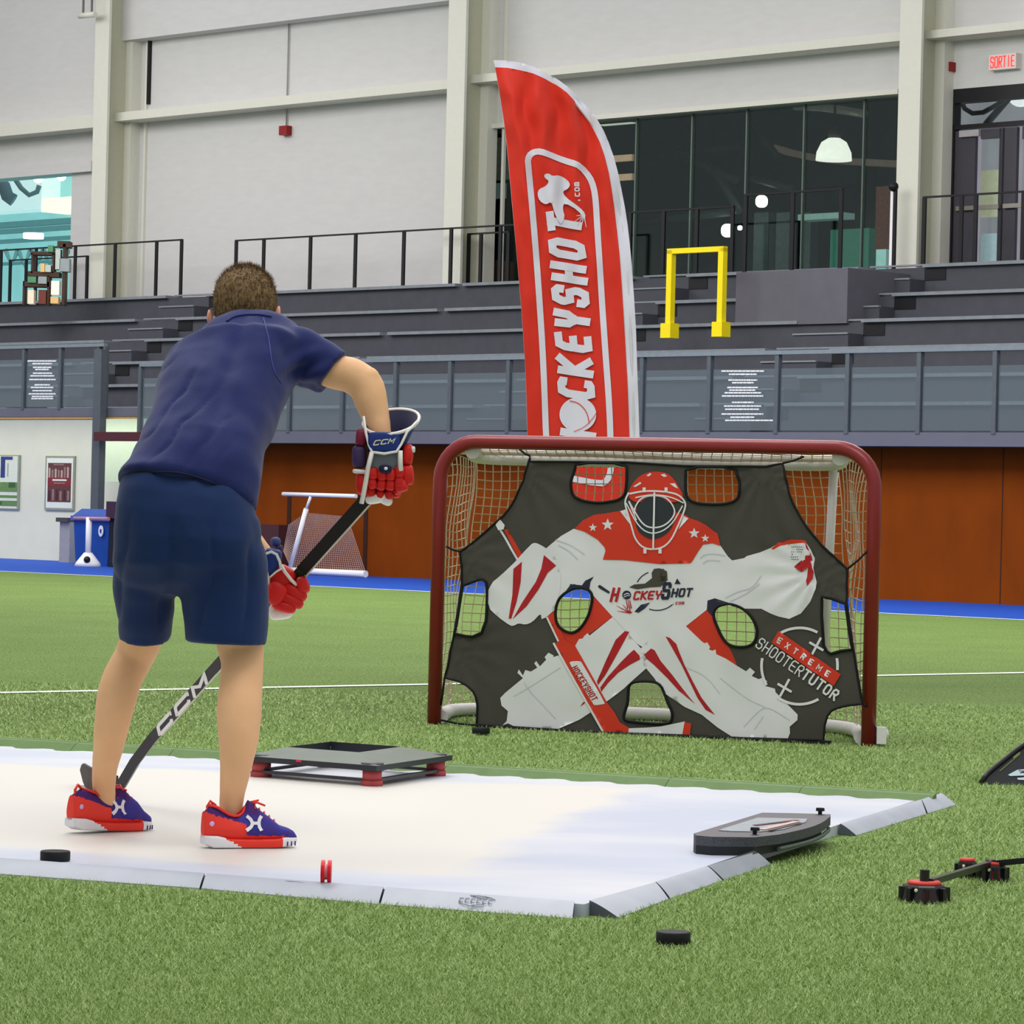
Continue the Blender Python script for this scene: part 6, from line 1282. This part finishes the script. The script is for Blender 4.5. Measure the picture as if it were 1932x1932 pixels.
# ---- shoes
m_sw = mk('shoe_white_foam', (230, 230, 234), .5); m_sr = mk('shoe_red', (232, 58, 44), .5, var=.05); m_sb = mk('shoe_blue_knit', (48, 56, 158), .7, scale=40, col2=(74, 48, 128), bump=.3, bscale=400); m_sc = mk('shoe_purple_collar', (70, 34, 110), .7, bump=.2, bscale=300)
def shoe(heel, yaw, L, pitch, label, cs=0):
    R = Matrix.Rotation(yaw, 3, 'Z') @ Matrix.Rotation(-pitch, 3, 'Y')
    def T(x, y, z): return heel + R @ V((x, y, z))
    ip = lambda tab, u: next((b + (d - b) * (u - a) / (c - a) for (a, b), (c, d) in zip(tab, tab[1:]) if a <= u <= c), tab[-1][1])
    hw = [(0, .018), (.03, .027), (.1, .033), (.25, .035), (.45, .035), (.6, .041), (.75, .046), (.88, .042), (.96, .030), (1, .016)]
    tp_ = [(0, .095), (.05, .112), (.10, .111), (.16, .102), (.25, .088), (.34, .082), (.42, .094), (.47, .126), (.52, .118), (.58, .102), (.68, .084), (.8, .060), (.9, .052), (.96, .044), (1, .032)]
    tp_ = [(u + (cs if .1 < u < .75 else cs * .5 if .04 < u < .82 else 0), z) for u, z in tp_]
    so = [(0, .034), (.12, .034), (.25, .026), (.5, .024), (.75, .026), (.85, .030), (1, .026)]
    bt = [(0, .010), (.08, .001), (.7, .0), (.88, .003), (1, .012)]
    N = 90; n_ = 48; us = [i / (N - 1) for i in range(N)]
    up = []; sl = []
    for u in us:
        x = u * L + (-.004 if u == 0 else 0); w_ = ip(hw, u); zt_ = ip(tp_, u); zs_ = ip(so, u); zb_ = ip(bt, u); a, b = [], []
        for k in range(n_):
            q = 2 * math.pi * k / n_; c, s_ = math.cos(q), math.sin(q); zz_ = zs_ - .006 + (zt_ - zs_ + .006) * (.5 + .5 * s_)
            nar = 1 - .52 * max(0, (zz_ - .05) / .07) * (1 if u < .6 else .8); a.append(T(x, math.copysign(abs(c) ** .55, c) * w_ * .95 * nar, zz_))
            b.append(T(x, math.copysign(abs(c) ** .35, c) * (w_ + .003), zb_ + (zs_ - zb_) * (.5 + .5 * math.copysign(abs(s_) ** .35, s_))))
        up.append(a); sl.append(b)
    def mu(i, j):
        u = us[i]; s_ = math.sin(2 * math.pi * (j + .5) / n_); zz_ = ip(so, u) + (ip(tp_, u) - ip(so, u)) * (.5 + .5 * s_)
        if u < .42 and zz_ < .094 - .03 * (u / .42) ** 1.2: return 1
        if u < .84 and zz_ < .036 + .006 * (1 - u): return 1
        if u < .34 + cs or (u < .58 + cs and zz_ > .09): return 2
        return 0
    def msl(i, j):
        u = us[i]; s_ = math.sin(2 * math.pi * (j + .5) / n_)
        if .2 < u < .36: return 1 if s_ > -.2 + (.36 - u) * 3 else 0
        return 1 if (.36 <= u < .80 and s_ > -.75) else 0
    mb = MB(); mb.loft(up, mu); sh_ = mb.build('shoe', [m_sb, m_sr, m_sc], man, label=label)
    mb = MB(); mb.loft(sl, msl); mb.build('sole', [m_sw, m_sr], sh_, label='white sole with red middle')
    ring = []
    for k in range(20):
        q = 2 * math.pi * k / 20; u = .24 + cs + .20 * math.cos(q); ring.append(T(u * L, .019 * math.sin(q), ip(tp_, max(0, min(1, u))) + .001))
    mb = MB(); mb.tube(ring, .004, 6, closed=True, cap=False); mb.build('collar', m_sr, sh_)
    mb = MB(); mb.tube([T(.045 * L, 0, .085), T(.03 * L, 0, .11), T(.06 * L, 0, .124), T(.12 * L, 0, .112)], (.006, .004), 6); mb.build('heel_tab', m_sr, sh_)
    mb = MB()
    for i in range(5): u = .53 + i * .055; z = ip(tp_, u) + .001; mb.tube([T(u * L, -.02, z - .012), T(u * L + .004, 0, z + .002), T(u * L, .02, z - .012)], .0022, 5)
    mb.tube([T(.5 * L, -.006, .118), T(.56 * L, -.014, .120), T(.64 * L, -.018, .112)], .003, 5); mb.tube([T(.5 * L, 0, .120), T(.6 * L, .01, .124)], .003, 5); mb.build('laces', m_sr, sh_)
    side = lambda x, z, o: T(x, -(ip(hw, x / L) * .95 * (1 - .52 * max(0, (z - .05) / .07)) + .001 + o + .004 * (z < .05)), z)
    pr_ = Print(side, .004, .0008); cx_ = .52 * L; cz = .067; k = .021
    for sx in (-1, 1):
        pts = [(cx_ + sx * k * .95 - .003, cz + k * .9), (cx_ + sx * k * .45, cz + k * .35), (cx_ + sx * k * .42, cz - k * .35), (cx_ + sx * k * .95 - .006, cz - k * .9)]
        pr_.stroke(smooth(pts, 1, False), .0088, 0, 1)
    pr_.stroke([(cx_ - k * .6, cz), (cx_ + k * .6, cz)], .008, 0, 1); pr_.mb.build('side_emblem', m_white, sh_, label='white crossed arc emblem')
    mb = MB(); mb.sph(T(.055 * L, -.026, .066), (.007, .002, .007), 0, 8, 6, R); mb.build('heel_badge', mk('lilac_print', (210, 180, 230), .5), sh_)
    for u in (.86, .91, .96): mb = MB(); mb.box(T(u * L, -(ip(hw, u) + .0035), .012), (.003, .003, .012), 0, R); mb.build('sole_notch', m_sc, sh_)
    return sh_
h0 = G(384, 1600, MZ); shoe(V((h0.x, h0.y, MZ + .0005)), math.radians(22), .254, 0, 'red and blue training shoe of the right foot')
h1_ = G(132, 1573, MZ); shoe(V((h1_.x, h1_.y, MZ + .010)), math.radians(44), .268, math.radians(-3.0), 'red and blue training shoe of the left foot', .10)

# ================================================================ standing turf blades in the foreground
import numpy as np
rg = np.random.default_rng(4); NB = 300000
yy = 1 / (1 / 5.6 + rg.random(NB * 2) * (1 / 17.5 - 1 / 5.6)); xx = (rg.random(NB * 2) * 2 - 1) * (.165 * yy + .15)
mp4 = [(p.x, p.y) for p in (cFL - fd * 2, cFR, cBR, cBL - bd * 2)]
def hp_(poly, X, Y):
    r = np.zeros(len(X), bool); j = len(poly) - 1
    for i in range(len(poly)):
        xi, yi = poly[i]; xj, yj = poly[j]; c = ((yi > Y) != (yj > Y)) & (X < (xj - xi) * (Y - yi) / (yj - yi + 1e-12) + xi); r ^= c; j = i
    return r
cm = V((sum(p[0] for p in mp4) / 4, sum(p[1] for p in mp4) / 4))
fl_ = [G(-330, 1629), G(1108, 1737), G(1166, 1734), G(1456, 1632), G(1615, 1580), G(1804, 1521), G(1775, 1499)]; poly = [(p.x, p.y) for p in fl_] + [(cBL.x - bd.x * 2, cBL.y + .05)]
dl = (np.stack([xx - la.x, yy - la.y], 1) @ np.array([ln.x, ln.y])); keep = (np.abs(dl) > .06) & ~hp_(poly, xx, yy)
xx = xx[keep][:NB]; yy = yy[keep][:NB]; n = len(xx)
hgt = rg.uniform(.006, .016, n); ang = rg.uniform(0, 2 * math.pi, n); wd = rg.uniform(.0009, .0018, n) * (yy / 6.5) ** .7; ln2 = rg.uniform(.004, .016, n); a2 = rg.uniform(0, 2 * math.pi, n)
v = np.zeros((n, 3, 3)); v[:, 0] = np.stack([xx - wd * np.cos(ang), yy - wd * np.sin(ang), np.zeros(n)], 1); v[:, 1] = np.stack([xx + wd * np.cos(ang), yy + wd * np.sin(ang), np.zeros(n)], 1); v[:, 2] = np.stack([xx + ln2 * np.cos(a2), yy + ln2 * np.sin(a2), hgt], 1)
me = bpy.data.meshes.new('grass_blades'); me.vertices.add(n * 3); me.vertices.foreach_set('co', v.reshape(-1)); me.loops.add(n * 3); me.loops.foreach_set('vertex_index', np.arange(n * 3, dtype=np.int32))
me.polygons.add(n); me.polygons.foreach_set('loop_start', np.arange(0, n * 3, 3, dtype=np.int32)); me.update(calc_edges=True)
me.materials.append(mk('turf_fibre', (124, 154, 80), .6, scale=240, col2=(196, 218, 148), spec=.3, contrast=.2))
o = bpy.data.objects.new('grass_blades', me); COL.objects.link(o); tag(o, 'short green artificial turf fibres covering the pitch around the white mat', 'grass'); o['kind'] = 'stuff'
